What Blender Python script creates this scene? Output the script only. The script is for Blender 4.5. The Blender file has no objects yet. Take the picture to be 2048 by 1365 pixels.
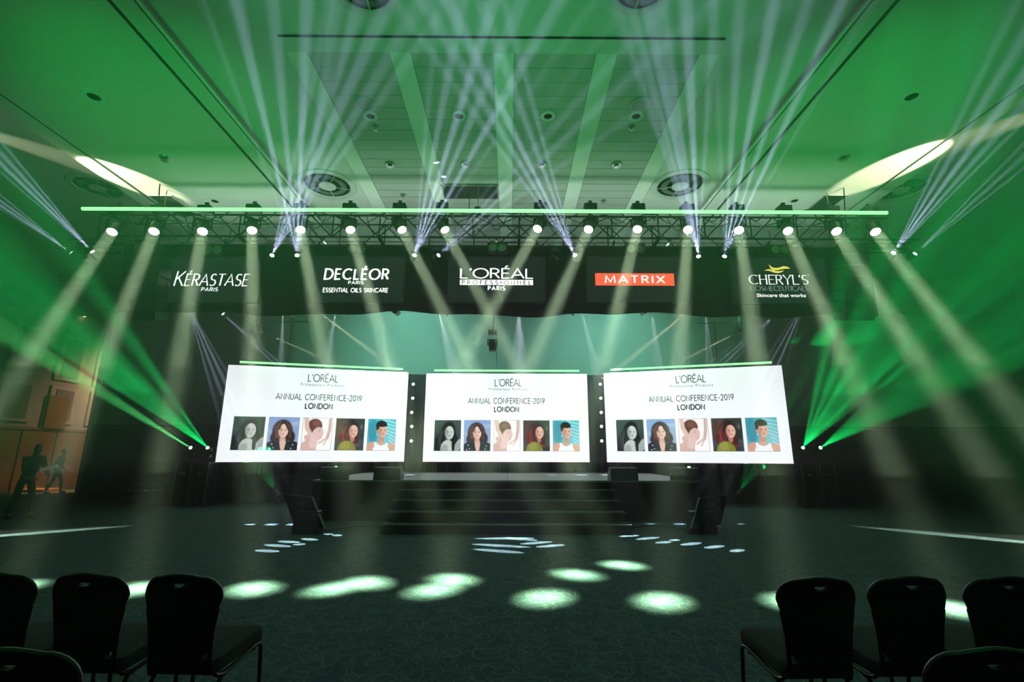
import bpy, math, random
import numpy as np
from mathutils import Vector, Matrix
random.seed(7)
S = bpy.context.scene
C = S.collection
R = math.radians

# ------------------------------------------------------------------ camera
cam = bpy.data.objects.new('camera', bpy.data.cameras.new('camera'))
C.objects.link(cam)
S.camera = cam
cam.data.sensor_width = 36
F = 967.0
cam.data.lens = F / 2048 * 36
cam.data.clip_end = 200
PITCH = math.atan((905 - 682.5) / F)
YAW = -math.atan(5 / F)
EYE = Vector((0, 0, 1.6))
cam.matrix_world = (Matrix.Translation(EYE) @ Matrix.Rotation(YAW, 4, 'Z') @ Matrix.Rotation(math.pi / 2 + PITCH, 4, 'X')
                    @ Matrix.Rotation(R(0.15), 4, 'Z'))
CM = cam.matrix_world.to_3x3()


def at(px, py, X=None, Y=None, Z=None):
    """where the sight line of a photograph pixel meets a real plane of the room"""
    d = CM @ Vector(((px - 1024) / F, (682.5 - py) / F, -1))
    if X is not None: t = (X - EYE.x) / d.x
    elif Y is not None: t = (Y - EYE.y) / d.y
    else: t = (Z - EYE.z) / d.z
    return EYE + d * t


# ------------------------------------------------------------------ world and exposure
w = bpy.data.worlds.new('world')
S.world = w
w.use_nodes = True
w.node_tree.nodes['Background'].inputs[0].default_value = (0.02, 0.05, 0.04, 1)
w.node_tree.nodes['Background'].inputs[1].default_value = 0.0
vs = S.view_settings
vs.view_transform = 'Standard'
vs.look = 'None'
vs.exposure = 0.0
vs.gamma = 1.0
vs.use_curve_mapping = False
cy = S.cycles
cy.use_light_tree = True
cy.volume_bounces = 0
cy.max_bounces = 4
cy.diffuse_bounces = 2
cy.glossy_bounces = 2
cy.transmission_bounces = 2
cy.use_denoising = True
cy.sample_clamp_indirect = 4
cy.caustics_reflective = False
cy.caustics_refractive = False

HAZE = 0.031
K_WASH = 16      # audience-facing wash heads
K_BLUE = 120000       # narrow blue-white gobo beams
K_GREEN = 175000


def link_light(name, kind, p, t, col, e, parent=None, ang=4.0, blend=0.25, rad=0.02, sx=1.0, sy=1.0, spin=0.0, size=(1, 1)):
    l = bpy.data.lights.new(name, kind)
    l.energy = e
    l.color = col
    if kind == 'SPOT':
        l.spot_size = R(ang)
        l.spot_blend = blend
        l.shadow_soft_size = rad
    if kind == 'AREA':
        l.shape = 'RECTANGLE'
        l.size, l.size_y = size
    o = bpy.data.objects.new(name, l)
    C.objects.link(o)
    q = (Vector(t) - Vector(p)).to_track_quat('-Z', 'Y').to_matrix().to_4x4()
    o.matrix_world = Matrix.Translation(p) @ q @ Matrix.Rotation(spin, 4, 'Z') @ Matrix.Diagonal((sx, sy, 1, 1))
    if parent is not None:
        mw = o.matrix_world.copy()
        o.parent = parent
        o.matrix_parent_inverse = parent.matrix_world.inverted()
        o.matrix_world = mw
    return o


def place(o, M, parent):
    C.objects.link(o)
    o.matrix_world = M
    if parent is not None:
        o.parent = parent
        o.matrix_parent_inverse = parent.matrix_world.inverted()
        o.matrix_world = M


def beam_disk(name, p, t, col, e, parent, size, spread):
    """wash head: a lit disk whose light leaves nearly parallel"""
    l = bpy.data.lights.new(name, 'AREA')
    l.energy, l.color, l.shape, l.size, l.spread = e, col, 'DISK', size, R(spread)
    o = bpy.data.objects.new(name, l)
    q = (Vector(t) - Vector(p)).to_track_quat('-Z', 'Y').to_matrix().to_4x4()
    place(o, Matrix.Translation(p) @ q, parent)
    return o


def fan_light(name, p, targets, col, e, parent, ang, soft=.35):
    """one lamp behind a slotted gobo wheel: a flat fan of separate rays through the targets"""
    P = Vector(p)
    ds = [(Vector(t) - P).normalized() for t in targets]
    mid = (ds[0] + ds[-1]).normalized()
    l = bpy.data.lights.new(name, 'SPOT')
    l.energy, l.color, l.shadow_soft_size, l.spot_blend = e, col, .012, .35
    M3 = mid.to_track_quat('-Z', 'Y').to_matrix()
    w = math.tan(R(ang / 2))
    if len(ds) > 1:
        loc = M3.transposed() @ (ds[-1] - ds[0]).normalized()
        M3 = M3 @ Matrix.Rotation(math.atan2(loc.y, loc.x), 3, 'Z')
    us = [(M3.transposed() @ d) for d in ds]
    us = [u.x / abs(u.z) for u in us]
    half = max(abs(u) for u in us) + w * 1.1
    l.spot_size = 2 * math.atan(half)
    if len(ds) > 1:
        l.use_nodes = True
        nt = l.node_tree
        N, L = nt.nodes, nt.links
        tc = N.new('ShaderNodeTexCoord')
        sp = N.new('ShaderNodeSeparateXYZ')
        L.new(tc.outputs['Normal'], sp.inputs[0])
        az = N.new('ShaderNodeMath')
        az.operation = 'ABSOLUTE'
        L.new(sp.outputs[2], az.inputs[0])
        dv = N.new('ShaderNodeMath')
        dv.operation = 'DIVIDE'
        L.new(sp.outputs[0], dv.inputs[0])
        L.new(az.outputs[0], dv.inputs[1])
        last = None
        for k, u in enumerate(us):
            sb = N.new('ShaderNodeMath')
            sb.operation = 'SUBTRACT'
            sb.inputs[1].default_value = u
            L.new(dv.outputs[0], sb.inputs[0])
            ab = N.new('ShaderNodeMath')
            ab.operation = 'ABSOLUTE'
            L.new(sb.outputs[0], ab.inputs[0])
            mr = N.new('ShaderNodeMapRange')
            mr.inputs['From Min'].default_value = w * soft
            mr.inputs['From Max'].default_value = w
            mr.inputs['To Min'].default_value = (1.0, .7, .9, .6, 1.0, .8)[k % 6]
            mr.inputs['To Max'].default_value = 0
            L.new(ab.outputs[0], mr.inputs['Value'])
            if last is None:
                last = mr
            else:
                mx = N.new('ShaderNodeMath')
                mx.operation = 'ADD'
                L.new(last.outputs[0], mx.inputs[0])
                L.new(mr.outputs[0], mx.inputs[1])
                last = mx
        L.new(last.outputs[0], N['Emission'].inputs['Strength'])
    o = bpy.data.objects.new(name, l)
    place(o, Matrix.Translation(P) @ M3.to_4x4() @ Matrix.Diagonal((1, w / half if len(ds) > 1 else 1, 1, 1)), parent)
    return o


# house lights: weak warm lamps of the side lobby, added green and teal washes without fixtures
for sx in (-1, 1):
    link_light('added_green_ceiling_wash', 'SPOT', (sx * 5.6, 1.0, .3), (sx * 6.8, 8.8, 8), (0.0, 1.0, 0.13), 2300, ang=36, blend=1, rad=.15)  # unseen lamp added near the floor to turn the ceiling green
    link_light('added_green_centre_wash', 'SPOT', (sx * 3.2, .9, .3), (sx * 1.8, 7.4, 8), (0.0, 1.0, 0.16), 1300, ang=50, blend=1, rad=.15)  # added out of view, greens the centre ceiling and the haze
    link_light('added_teal_backdrop_wash', 'SPOT', (sx * 3.2, 12.7, 6.2), (sx * 3.4, 17.6, 5.2), (0.30, 1.0, 0.74), 1700, ang=88, blend=1, rad=.3)  # added for the teal tone on the back wall, no fixture here
    link_light('added_green_backdrop_wash', 'SPOT', (sx * 6.6, 12.9, 5.9), (sx * 6.2, 17.8, 5.0), (0.12, 1.0, 0.40), 260, ang=85, blend=1, rad=.3)  # likewise added, carries the wall tint further to the sides
    link_light('added_ceiling_spill', 'AREA', (sx * 4.6, 11.5, 6.75), (sx * 4.6, 11.2, 8.2), (0.72, 1.0, 0.78), 60, size=(8.6, .12))  # added fill standing in for LED bar spill, there is no batten
link_light('lobby_lamp', 'SPOT', (-16.2, 23.5, 6.6), (-19.6, 23.5, 2.6), (1.0, 0.58, 0.42), 900, ang=105, blend=1, rad=.3)
link_light('lobby_floor_lamp', 'SPOT', (-17.3, 20.8, 5.6), (-18.4, 20.6, 0), (1.0, 0.50, 0.12), 2600, ang=26, blend=.4, rad=.1)
link_light('lobby_yellow_lamp', 'SPOT', (-15.8, 22.5, 4.6), (-19.6, 22.6, 4.6), (0.75, 1.0, 0.12), 160, ang=34, blend=1, rad=.1)

# ------------------------------------------------------------------ materials
MATS = {}


def nodes(name):
    m = bpy.data.materials.new(name)
    m.use_nodes = True
    nt = m.node_tree
    return m, nt, nt.nodes['Principled BSDF']


def mat(name, col, rough=0.6, metal=0.0, bump=0.0, scale=40.0, var=0.12, spec=0.5, coat=0.0):
    """procedural surface: base colour broken up by noise, fine relief"""
    if name in MATS: return MATS[name]
    m, nt, b = nodes(name)
    tc = nt.nodes.new('ShaderNodeTexCoord')
    n = nt.nodes.new('ShaderNodeTexNoise')
    n.inputs['Scale'].default_value = scale
    n.inputs['Detail'].default_value = 3
    nt.links.new(tc.outputs['Object'], n.inputs['Vector'])
    r = nt.nodes.new('ShaderNodeMapRange')
    r.inputs['To Min'].default_value = 1 - var
    r.inputs['To Max'].default_value = 1 + var
    nt.links.new(n.outputs['Fac'], r.inputs['Value'])
    mx = nt.nodes.new('ShaderNodeVectorMath')
    mx.operation = 'SCALE'
    mx.inputs[0].default_value = col[:3]
    nt.links.new(r.outputs[0], mx.inputs['Scale'])
    nt.links.new(mx.outputs[0], b.inputs['Base Color'])
    b.inputs['Roughness'].default_value = rough
    b.inputs['Metallic'].default_value = metal
    b.inputs['Specular IOR Level'].default_value = spec
    b.inputs['Coat Weight'].default_value = coat
    if bump:
        bp = nt.nodes.new('ShaderNodeBump')
        bp.inputs['Strength'].default_value = bump
        bp.inputs['Distance'].default_value = 0.01
        nt.links.new(n.outputs['Fac'], bp.inputs['Height'])
        nt.links.new(bp.outputs[0], b.inputs['Normal'])
    MATS[name] = m
    return m


def glow(name, col, s, sample=False, grid=False):
    if name in MATS: return MATS[name]
    m = bpy.data.materials.new(name)
    m.use_nodes = True
    nt = m.node_tree
    nt.nodes.clear()
    o = nt.nodes.new('ShaderNodeOutputMaterial')
    e = nt.nodes.new('ShaderNodeBsdfPrincipled')
    e.inputs['Base Color'].default_value = (*[c * .8 for c in col], 1)
    e.inputs['Roughness'].default_value = .6
    e.inputs['Specular IOR Level'].default_value = .1
    e.inputs['Emission Color'].default_value = (*col, 1)
    e.inputs['Emission Strength'].default_value = s
    if grid:      # rows of light-emitting diodes
        tc = nt.nodes.new('ShaderNodeTexCoord')
        wv = nt.nodes.new('ShaderNodeTexWave')
        wv.bands_direction = 'Z'
        wv.inputs['Scale'].default_value = 6.0
        nt.links.new(tc.outputs['Object'], wv.inputs['Vector'])
        r = nt.nodes.new('ShaderNodeMapRange')
        r.inputs['To Min'].default_value = s * .985
        r.inputs['To Max'].default_value = s * 1.015
        nt.links.new(wv.outputs['Fac'], r.inputs['Value'])
        nt.links.new(r.outputs[0], e.inputs['Emission Strength'])
    nt.links.new(e.outputs[0], o.inputs[0])
    m.cycles.emission_sampling = 'FRONT' if sample else 'NONE'
    MATS[name] = m
    return m


BLACK = mat('black_powder_coat', (0.012, 0.012, 0.013), .45, 0, .1, 60)
RUBBER = mat('black_plastic', (0.02, 0.02, 0.02), .35, 0, .05, 30)
CLOTH = mat('black_drape', (0.005, 0.006, 0.006), .9, 0, .3, 12, .3)
DECK = mat('stage_deck_laminate', (0.27, 0.27, 0.28), .5, 0, .1, 8)
STAGEB = mat('black_stage_skirt', (0.012, 0.013, 0.013), .7, 0, .2, 14)
ALU = mat('aluminium_edge', (0.42, 0.44, 0.42), .35, .9, .05, 30)
TRUSS = mat('black_truss_metal', (0.035, 0.037, 0.035), .4, .6, .05, 30)
PAINT = mat('ceiling_paint', (0.62, 0.63, 0.60), .85, 0, .03, 5, .04)
PLANK = mat('ceiling_plank_paint', (0.44, 0.45, 0.43), .75, 0, .05, 4, .05)
PALE = mat('ceiling_strip_paint', (0.78, 0.80, 0.77), .8, 0, .02, 5, .03)
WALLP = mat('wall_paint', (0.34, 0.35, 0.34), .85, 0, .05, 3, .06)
WAINS = mat('dark_wainscot', (0.05, 0.045, 0.04), .6, 0, .2, 5, .2)
DARK = mat('dark_recess', (0.006, 0.006, 0.006), .9)
METALW = mat('diffuser_white_metal', (0.55, 0.56, 0.54), .5, .2, 0, 9)
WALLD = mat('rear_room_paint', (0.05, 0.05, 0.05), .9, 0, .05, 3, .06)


def wood_mat():
    m, nt, b = nodes('wood_veneer')
    tc = nt.nodes.new('ShaderNodeTexCoord')
    mp = nt.nodes.new('ShaderNodeMapping')
    mp.inputs['Scale'].default_value = (3, 1, 14)
    n = nt.nodes.new('ShaderNodeTexNoise')
    n.inputs['Scale'].default_value = 2
    n.inputs['Detail'].default_value = 5
    cr = nt.nodes.new('ShaderNodeValToRGB')
    cr.color_ramp.elements[0].color = (0.26, 0.105, 0.045, 1)
    cr.color_ramp.elements[1].color = (0.42, 0.20, 0.09, 1)
    nt.links.new(tc.outputs['Object'], mp.inputs[0])
    nt.links.new(mp.outputs[0], n.inputs['Vector'])
    nt.links.new(n.outputs['Fac'], cr.inputs[0])
    nt.links.new(cr.outputs[0], b.inputs['Base Color'])
    b.inputs['Roughness'].default_value = .5
    return m


WOOD = wood_mat()


def carpet_mat():
    """dark teal carpet woven with thin pale loops"""
    m, nt, b = nodes('swirl_carpet')
    N, L = nt.nodes, nt.links
    tc = N.new('ShaderNodeTexCoord')
    dn = N.new('ShaderNodeTexNoise')
    dn.inputs['Scale'].default_value = 1.6
    dn.inputs['Detail'].default_value = 1
    L.new(tc.outputs['Object'], dn.inputs['Vector'])
    sc = N.new('ShaderNodeVectorMath')
    sc.operation = 'SCALE'
    sc.inputs['Scale'].default_value = .42
    L.new(dn.outputs['Color'], sc.inputs[0])
    last = None
    for k, (s, r0, off) in enumerate(((3.3, .36, (0, 0, 0)), (4.4, .44, (3.3, 1.7, 0)), (2.2, .33, (7.1, 5.9, 0)), (5.6, .30, (1.9, 8.3, 0)))):
        ad = N.new('ShaderNodeVectorMath')
        ad.inputs[1].default_value = off
        L.new(tc.outputs['Object'], ad.inputs[0])
        a2 = N.new('ShaderNodeVectorMath')
        L.new(ad.outputs[0], a2.inputs[0])
        L.new(sc.outputs[0], a2.inputs[1])
        v = N.new('ShaderNodeTexVoronoi')
        v.voronoi_dimensions = '2D'
        v.inputs['Scale'].default_value = s
        v.inputs['Randomness'].default_value = .9
        L.new(a2.outputs[0], v.inputs['Vector'])
        sb = N.new('ShaderNodeMath')
        sb.operation = 'SUBTRACT'
        sb.inputs[1].default_value = r0
        L.new(v.outputs['Distance'], sb.inputs[0])
        ab = N.new('ShaderNodeMath')
        ab.operation = 'ABSOLUTE'
        L.new(sb.outputs[0], ab.inputs[0])
        mr = N.new('ShaderNodeMapRange')
        mr.inputs['From Min'].default_value = .0022 * s
        mr.inputs['From Max'].default_value = .0055 * s
        mr.inputs['To Min'].default_value = 1
        mr.inputs['To Max'].default_value = 0
        L.new(ab.outputs[0], mr.inputs['Value'])
        if last is None:
            last = mr
        else:
            mxx = N.new('ShaderNodeMath')
            mxx.operation = 'MAXIMUM'
            L.new(last.outputs[0], mxx.inputs[0])
            L.new(mr.outputs[0], mxx.inputs[1])
            last = mxx
    n2 = N.new('ShaderNodeTexNoise')
    n2.inputs['Scale'].default_value = 55
    n2.inputs['Detail'].default_value = 3
    L.new(tc.outputs['Object'], n2.inputs['Vector'])
    n3 = N.new('ShaderNodeTexNoise')
    n3.inputs['Scale'].default_value = 3.5
    n3.inputs['Detail'].default_value = 4
    L.new(tc.outputs['Object'], n3.inputs['Vector'])
    sm = N.new('ShaderNodeMath')
    sm.operation = 'MULTIPLY'
    L.new(n2.outputs['Fac'], sm.inputs[0])
    L.new(n3.outputs['Fac'], sm.inputs[1])
    cr = N.new('ShaderNodeValToRGB')
    cr.color_ramp.elements[0].position = .12
    cr.color_ramp.elements[0].color = (0.021, 0.044, 0.048, 1)
    cr.color_ramp.elements[1].position = .42
    cr.color_ramp.elements[1].color = (0.046, 0.086, 0.088, 1)
    L.new(sm.outputs[0], cr.inputs[0])
    mix = N.new('ShaderNodeMix')
    mix.data_type = 'RGBA'
    mix.inputs['B'].default_value = (0.20, 0.27, 0.17, 1)
    ms = N.new('ShaderNodeMath')
    ms.operation = 'MULTIPLY'
    ms.inputs[1].default_value = .40
    L.new(last.outputs[0], ms.inputs[0])
    L.new(ms.outputs[0], mix.inputs['Factor'])
    L.new(cr.outputs[0], mix.inputs['A'])
    L.new(mix.outputs['Result'], b.inputs['Base Color'])
    b.inputs['Roughness'].default_value = .95
    b.inputs['Specular IOR Level'].default_value = .15
    bp = N.new('ShaderNodeBump')
    bp.inputs['Strength'].default_value = .4
    bp.inputs['Distance'].default_value = .01
    L.new(n2.outputs['Fac'], bp.inputs['Height'])
    L.new(bp.outputs[0], b.inputs['Normal'])
    return m


CARPET = carpet_mat()


# ------------------------------------------------------------------ mesh helpers
class MB:
    def __init__(s):
        s.v, s.f = [], []

    def add(s, vs, fs):
        n = len(s.v)
        s.v += [tuple(v) for v in vs]
        s.f += [tuple(i + n for i in f) for f in fs]
        return s

    def box(s, c, d, M=None):
        vs = [Vector((c[0] + a * d[0] / 2, c[1] + b * d[1] / 2, c[2] + e * d[2] / 2)) for e in (-1, 1) for b in (-1, 1) for a in (-1, 1)]
        if M is not None: vs = [M @ v for v in vs]
        return s.add(vs, [(0, 2, 3, 1), (4, 5, 7, 6), (0, 1, 5, 4), (2, 6, 7, 3), (1, 3, 7, 5), (0, 4, 6, 2)])

    def prism(s, poly, lo, hi, M=None, axis='y'):
        """poly: points in a plane; extruded along the axis between lo and hi"""
        def P(p, h):
            return Vector((p[0], h, p[1])) if axis == 'y' else (Vector((h, p[0], p[1])) if axis == 'x' else Vector((p[0], p[1], h)))
        n = len(poly)
        vs = [P(p, lo) for p in poly] + [P(p, hi) for p in poly]
        if M is not None: vs = [M @ v for v in vs]
        return s.add(vs, [tuple(range(n))[::-1], tuple(range(n, 2 * n))] + [(i, (i + 1) % n, n + (i + 1) % n, n + i) for i in range(n)])

    def tube(s, pts, r, n=8, cap=True):
        pts = [Vector(p) for p in pts]
        rs = r if isinstance(r, (list, tuple)) else [r] * len(pts)
        rings = []
        up = None
        for i, p in enumerate(pts):
            d = (pts[min(i + 1, len(pts) - 1)] - pts[max(i - 1, 0)]).normalized()
            if up is None:
                up = d.orthogonal().normalized()
            up = (up - d * up.dot(d))
            if up.length < 1e-5: up = d.orthogonal()
            up.normalize()
            e = d.cross(up)
            rings.append([p + (up * math.cos(2 * math.pi * k / n) + e * math.sin(2 * math.pi * k / n)) * rs[i] for k in range(n)])
        vs = [v for g in rings for v in g]
        fs = []
        for i in range(len(pts) - 1):
            for k in range(n):
                a, b = i * n + k, i * n + (k + 1) % n
                fs.append((a, b, b + n, a + n))
        if cap:
            fs.append(tuple(range(n))[::-1])
            fs.append(tuple(range((len(pts) - 1) * n, len(pts) * n)))
        return s.add(vs, fs)

    def lathe(s, prof, M=None, n=20):
        """profile (radius, height) turned round Z"""
        vs, fs = [], []
        for r, h in prof:
            for k in range(n):
                a = 2 * math.pi * k / n
                vs.append(Vector((r * math.cos(a), r * math.sin(a), h)))
        for i in range(len(prof) - 1):
            for k in range(n):
                a, b = i * n + k, i * n + (k + 1) % n
                fs.append((a, b, b + n, a + n))
        if prof[0][0] > 1e-4: fs.append(tuple(range(n))[::-1])
        if prof[-1][0] > 1e-4: fs.append(tuple(range((len(prof) - 1) * n, len(prof) * n)))
        if M is not None: vs = [M @ v for v in vs]
        return s.add(vs, fs)

    def mesh(s, name, m, smooth=False):
        me = bpy.data.meshes.new(name)
        me.from_pydata(s.v, [], s.f)
        if m is not None: me.materials.append(m)
        if smooth:
            me.shade_smooth()
            try:
                me.set_sharp_from_angle(angle=R(38))
            except Exception:
                pass
        me.validate()
        return me

    def build(s, name, m, parent=None, smooth=False, bevel=0, **tags):
        o = bpy.data.objects.new(name, s.mesh(name, m, smooth))
        C.objects.link(o)
        if parent is not None: o.parent = parent
        if bevel:
            b = o.modifiers.new('bevel', 'BEVEL')
            b.width = bevel
            b.segments = 2
            b.limit_method = 'ANGLE'
        for k, v in tags.items(): o[k] = v
        return o


def thing(name, label, cat, loc=(0, 0, 0), rz=0.0, group=None):
    o = bpy.data.objects.new(name, None)
    C.objects.link(o)
    o.empty_display_size = .1
    o.matrix_world = Matrix.Translation(loc) @ Matrix.Rotation(rz, 4, 'Z')
    o['label'], o['category'] = label, cat
    if group: o['group'] = group
    return o


def tag(o, label, cat, group=None):
    o['label'], o['category'] = label, cat
    if group: o['group'] = group
    return o


def struct(name, mb, m, **k):
    o = mb.build(name, m, **k)
    o['kind'] = 'structure'
    return o


def copy_tree(o, parent=None):
    c = o.copy()
    C.objects.link(c)
    if parent is not None:
        c.parent = parent
        c.matrix_parent_inverse = o.matrix_parent_inverse.copy()
    for ch in list(o.children):
        if ch.type != 'LIGHT': copy_tree(ch, c)
    return c


def facing(p, d, up=(0, 0, 1)):
    """matrix at p whose local +Z looks along d"""
    return Matrix.Translation(p) @ Vector(d).to_track_quat('Z', 'Y').to_matrix().to_4x4()


ORD = ['first', 'second', 'third', 'fourth', 'fifth', 'sixth', 'seventh', 'eighth', 'ninth', 'tenth', 'eleventh', 'twelfth',
       'thirteenth', 'fourteenth', 'fifteenth', 'sixteenth']


def nth(i, n, a='left', b='right'):
    return f'{ORD[i]} from the {a}' if i < n / 2 else f'{ORD[n - 1 - i]} from the {b}'


# ------------------------------------------------------------------ room shell
XC = -0.12
ZC, ZK, ZO = 8.0, 8.16, 8.35        # mid bands, raised centre coffer, outer bays
XK, XS = 5.35, 9.68                 # half widths: coffer, mid bands
YB = 18.0
struct('floor', MB().box((0, 10.0, -.1), (42, 36, .2)), CARPET)
# ceiling: centre coffer, two mid bands, two outer bays
ce = struct('ceiling', MB().box((XC, 6, ZK + .26), (2 * XK + .5, 26, .1)), PAINT)
for s in (-1, 1):
    MB().box((XC + s * (XK + XS) / 2, 6, ZC + .2), (XS - XK, 26, .4)).build('ceiling_band', PAINT, ce)
    MB().box((XC + s * (XS + 20) / 2, 8, ZO + .1), (20 - XS, 34, .2)).build('ceiling_bay', PAINT, ce)
    MB().box((XC + s * (XK - .02), 6, ZC + .006), (.09, 26, .012)).build('ceiling_edge_trim', PALE, ce)
    MB().box((XC + s * (XK + .37), 6, ZC - .004), (.05, 26, .02)).build('ceiling_track', DARK, ce)
    MB().box((XC + s * (XS - .42), 6, ZC - .003), (.03, 26, .014)).build('ceiling_joint', DARK, ce)
# smooth ceiling skin of the coffer round the planked field
Y0, Y1 = 6.86, 17.86
X0, X1 = XC - 3.66, XC + 3.66
MB().box((XC, (Y0 - 7) / 2, ZK + .1), (2 * XK, Y0 + 7, .2)).build('ceiling_field', PAINT, ce)
for s in (-1, 1):
    MB().box((XC + s * (XK + 3.66) / 2, (Y0 + YB) / 2, ZK + .1), (XK - 3.66, YB - Y0, .2)).build('ceiling_field', PAINT, ce)
MB().box((XC - .02, 6.53, ZK - .006), (7.25, .035, .02)).build('ceiling_slit', DARK, ce)
# pale longitudinal strips and the planks between them
for k in range(-2, 3):
    MB().box((XC + 1.745 * k, (Y0 + Y1) / 2, ZK + .08), (.35, Y1 - Y0, .16)).build('ceiling_strip', PALE, ce)
pm = MB().box((0, 0, 0), (1.385, .325, .03)).mesh('ceiling_plank', PLANK)
MB().box((XC, (Y0 + Y1) / 2, ZK + .075), (7.3, Y1 - Y0, .02)).build('ceiling_backing', PALE, ce)
row = 0
y = Y0 + .17
while y < Y1 - .1:
    for k in range(-2, 2):
        o = bpy.data.objects.new('ceiling_plank', pm)
        C.objects.link(o)
        o.parent = ce
        o.location = (XC + 1.745 * (k + .5), y, ZK + .035 + random.uniform(-.002, .002))
    y += .3405
    row += 1
# walls
struct('wall_back', MB().box((2.4, YB + .15, 4.1), (35.2, .3, 8.6)), WALLP)
struct('wall_back_header', MB().box((-18.5, YB + .15, 7.75), (7, .3, 1.3)), WALLP)
struct('wall_right', MB().box((20, 6, 4.1), (.3, 26, 8.6)), WALLP)
struct('wall_front', MB().box((0, -7, 4.1), (41, .3, 8.6)), WALLD)
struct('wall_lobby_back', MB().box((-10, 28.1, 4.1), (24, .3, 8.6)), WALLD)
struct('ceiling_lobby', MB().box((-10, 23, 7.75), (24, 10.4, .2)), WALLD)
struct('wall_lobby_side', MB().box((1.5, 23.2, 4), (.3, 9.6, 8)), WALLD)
XL = -19.6
wl = struct('wall_left', MB().box((XL - .15, 10.5, 4.1), (.3, 35, 8.6)), mat('left_wall_paint', (0.50, 0.42, 0.36), .8, 0, .05, 3, .05))
for o_, nm, z, h in ((wl, 'rail', 2.5, .1), ):
    MB().box((XL + .04, 10.5, z), (.08, 35, h)).build('dado_rail', WOOD, wl)
MB().box((XL + .015, 10.5, 1.23), (.03, 35, 2.44)).build('wood_cladding', WOOD, wl)
for k, yy in enumerate((19.2, 20.75, 22.3, 23.85, 25.4)):
    MB().box((XL + .04, yy + .66, 1.23), (.03, .05, 2.4)).build('cladding_batten', WAINS, wl)
PNL = mat('acoustic_panel_fabric', (0.30, 0.25, 0.23), .9, 0, .2, 30, .1)
PNW = mat('wall_pale_boarding', (0.62, 0.52, 0.46), .7, 0, .05, 4, .05)
for yy in (18.9, 20.9, 22.9, 24.9):
    for z0, z1 in ((2.75, 4.35), (4.6, 6.6)):
        MB().box((XL + .05, yy + .45, (z0 + z1) / 2), (.06, 1.35, z1 - z0)).build('wall_panel', PNW, wl)
        MB().box((XL + .09, yy + .45, (z0 + z1) / 2), (.04, .85, z1 - z0 - .3)).build('acoustic_panel', PNL, wl)
# dado line of the back wall
MB().box((2.4, YB - .03, 2.5), (35.2, .06, .09)).build('baseboard_rail', WAINS, bpy.data.objects['wall_back'])
MB().box((2.4, YB - .01, 1.22), (35.2, .03, 2.44)).build('wainscot', WAINS, bpy.data.objects['wall_back'])
MB().box((2.4, YB - .04, 6.9), (35.2, .08, .10)).build('picture_rail', WALLP, bpy.data.objects['wall_back'])
MB().box((-15.25, YB - .04, 3.55), (.14, .12, 7.1)).build('opening_jamb', WAINS, bpy.data.objects['wall_back'])

# black backdrop drape behind the centre screen, in folds
def drape(name, x0, x1, y, z0, z1, label, cat='curtain', amp=.06, pitch=.28, m=CLOTH):
    n = int((x1 - x0) / pitch * 4)
    vs, fs = [], []
    for i in range(n + 1):
        x = x0 + (x1 - x0) * i / n
        dy = amp * math.sin(i * math.pi / 2) + amp * .3 * math.sin(i * .37)
        for z in (z0, z1): vs.append((x, y + dy, z))
    for i in range(n): fs.append((2 * i, 2 * i + 2, 2 * i + 3, 2 * i + 1))
    m_ = MB().add(vs, fs)
    o = m_.build(name, m)
    sd = o.modifiers.new('thick', 'SOLIDIFY')
    sd.thickness = .01
    return tag(o, label, cat) if label else o


drape('backdrop_curtain', -9.2, 9.0, 17.62, 0, 4.38, 'black pleated backdrop curtain hanging behind the stage screens')

# ------------------------------------------------------------------ haze filling the hall
hz = bpy.data.objects.new('haze', None)
C.objects.link(hz)
# it gathers in the upper half of the hall and thins out towards the floor
for z0, z1, k in ((-.8, 1.3, .22), (1.3, 3.0, .55), (3.0, 9.2, 1.0)):
    hm = bpy.data.materials.new('haze')
    hm.use_nodes = True
    nt = hm.node_tree
    nt.nodes.clear()
    vo = nt.nodes.new('ShaderNodeVolumeScatter')
    vo.inputs['Density'].default_value = HAZE * k
    vo.inputs['Anisotropy'].default_value = 0.0
    vo.inputs['Color'].default_value = (1, 1, 1, 1)
    oo = nt.nodes.new('ShaderNodeOutputMaterial')
    nt.links.new(vo.outputs[0], oo.inputs['Volume'])
    ly = MB().box((0, 10.5, (z0 + z1) / 2), (46, 40, z1 - z0 - .001)).build('haze_layer', hm, hz)
    ly['kind'] = 'stuff'
hz['kind'] = 'stuff'
tag(hz, 'thin theatrical haze filling the whole hall', 'haze')

# ------------------------------------------------------------------ stage and steps
SH = .93
RIS = SH / 5
SX0, SX1 = at(760, 1070, Z=0).x, at(1264, 1070, Z=0).x
YS = at(1011, 1070, Z=0).y
YF = YS + 1.97
st = thing('stage', 'low black stage with grey deck and aluminium front edge under the screens', 'stage', (0, YF, 0))
L0, L1 = -4.75, 4.66
MB().prism([(L0, 0), (L1, 0), (L1, 5.0), (L0, 5.0)], 0, SH - .03, axis='z').build('stage_body', STAGEB, st)
nx = 6
for i in range(nx):
    for j in range(3):
        def xx(t, yy): return L0 + (L1 - L0) * t
        ya, yb = j * 5 / 3 + .004, (j + 1) * 5 / 3 - .004
        e = .0006
        MB().prism([(xx(i / nx + e, ya), ya), (xx((i + 1) / nx - e, ya), ya), (xx((i + 1) / nx - e, yb), yb), (xx(i / nx + e, yb), yb)],
                   SH - .03, SH, axis='z').build('deck_panel', DECK, st)
MB().box(((L0 + L1) / 2, -.012, SH - .02), (L1 - L0, .024, .045)).build('edge_strip', ALU, st)
MB().box(((L0 + L1) / 2, -.03, (SH - .05) / 2), (L1 - L0, .02, SH - .05)).build('stage_skirt', CLOTH, st)
sp = thing('stage_steps', 'wide black four step staircase leading up to the stage', 'steps', ((SX0 + SX1) / 2, YS, 0))
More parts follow.
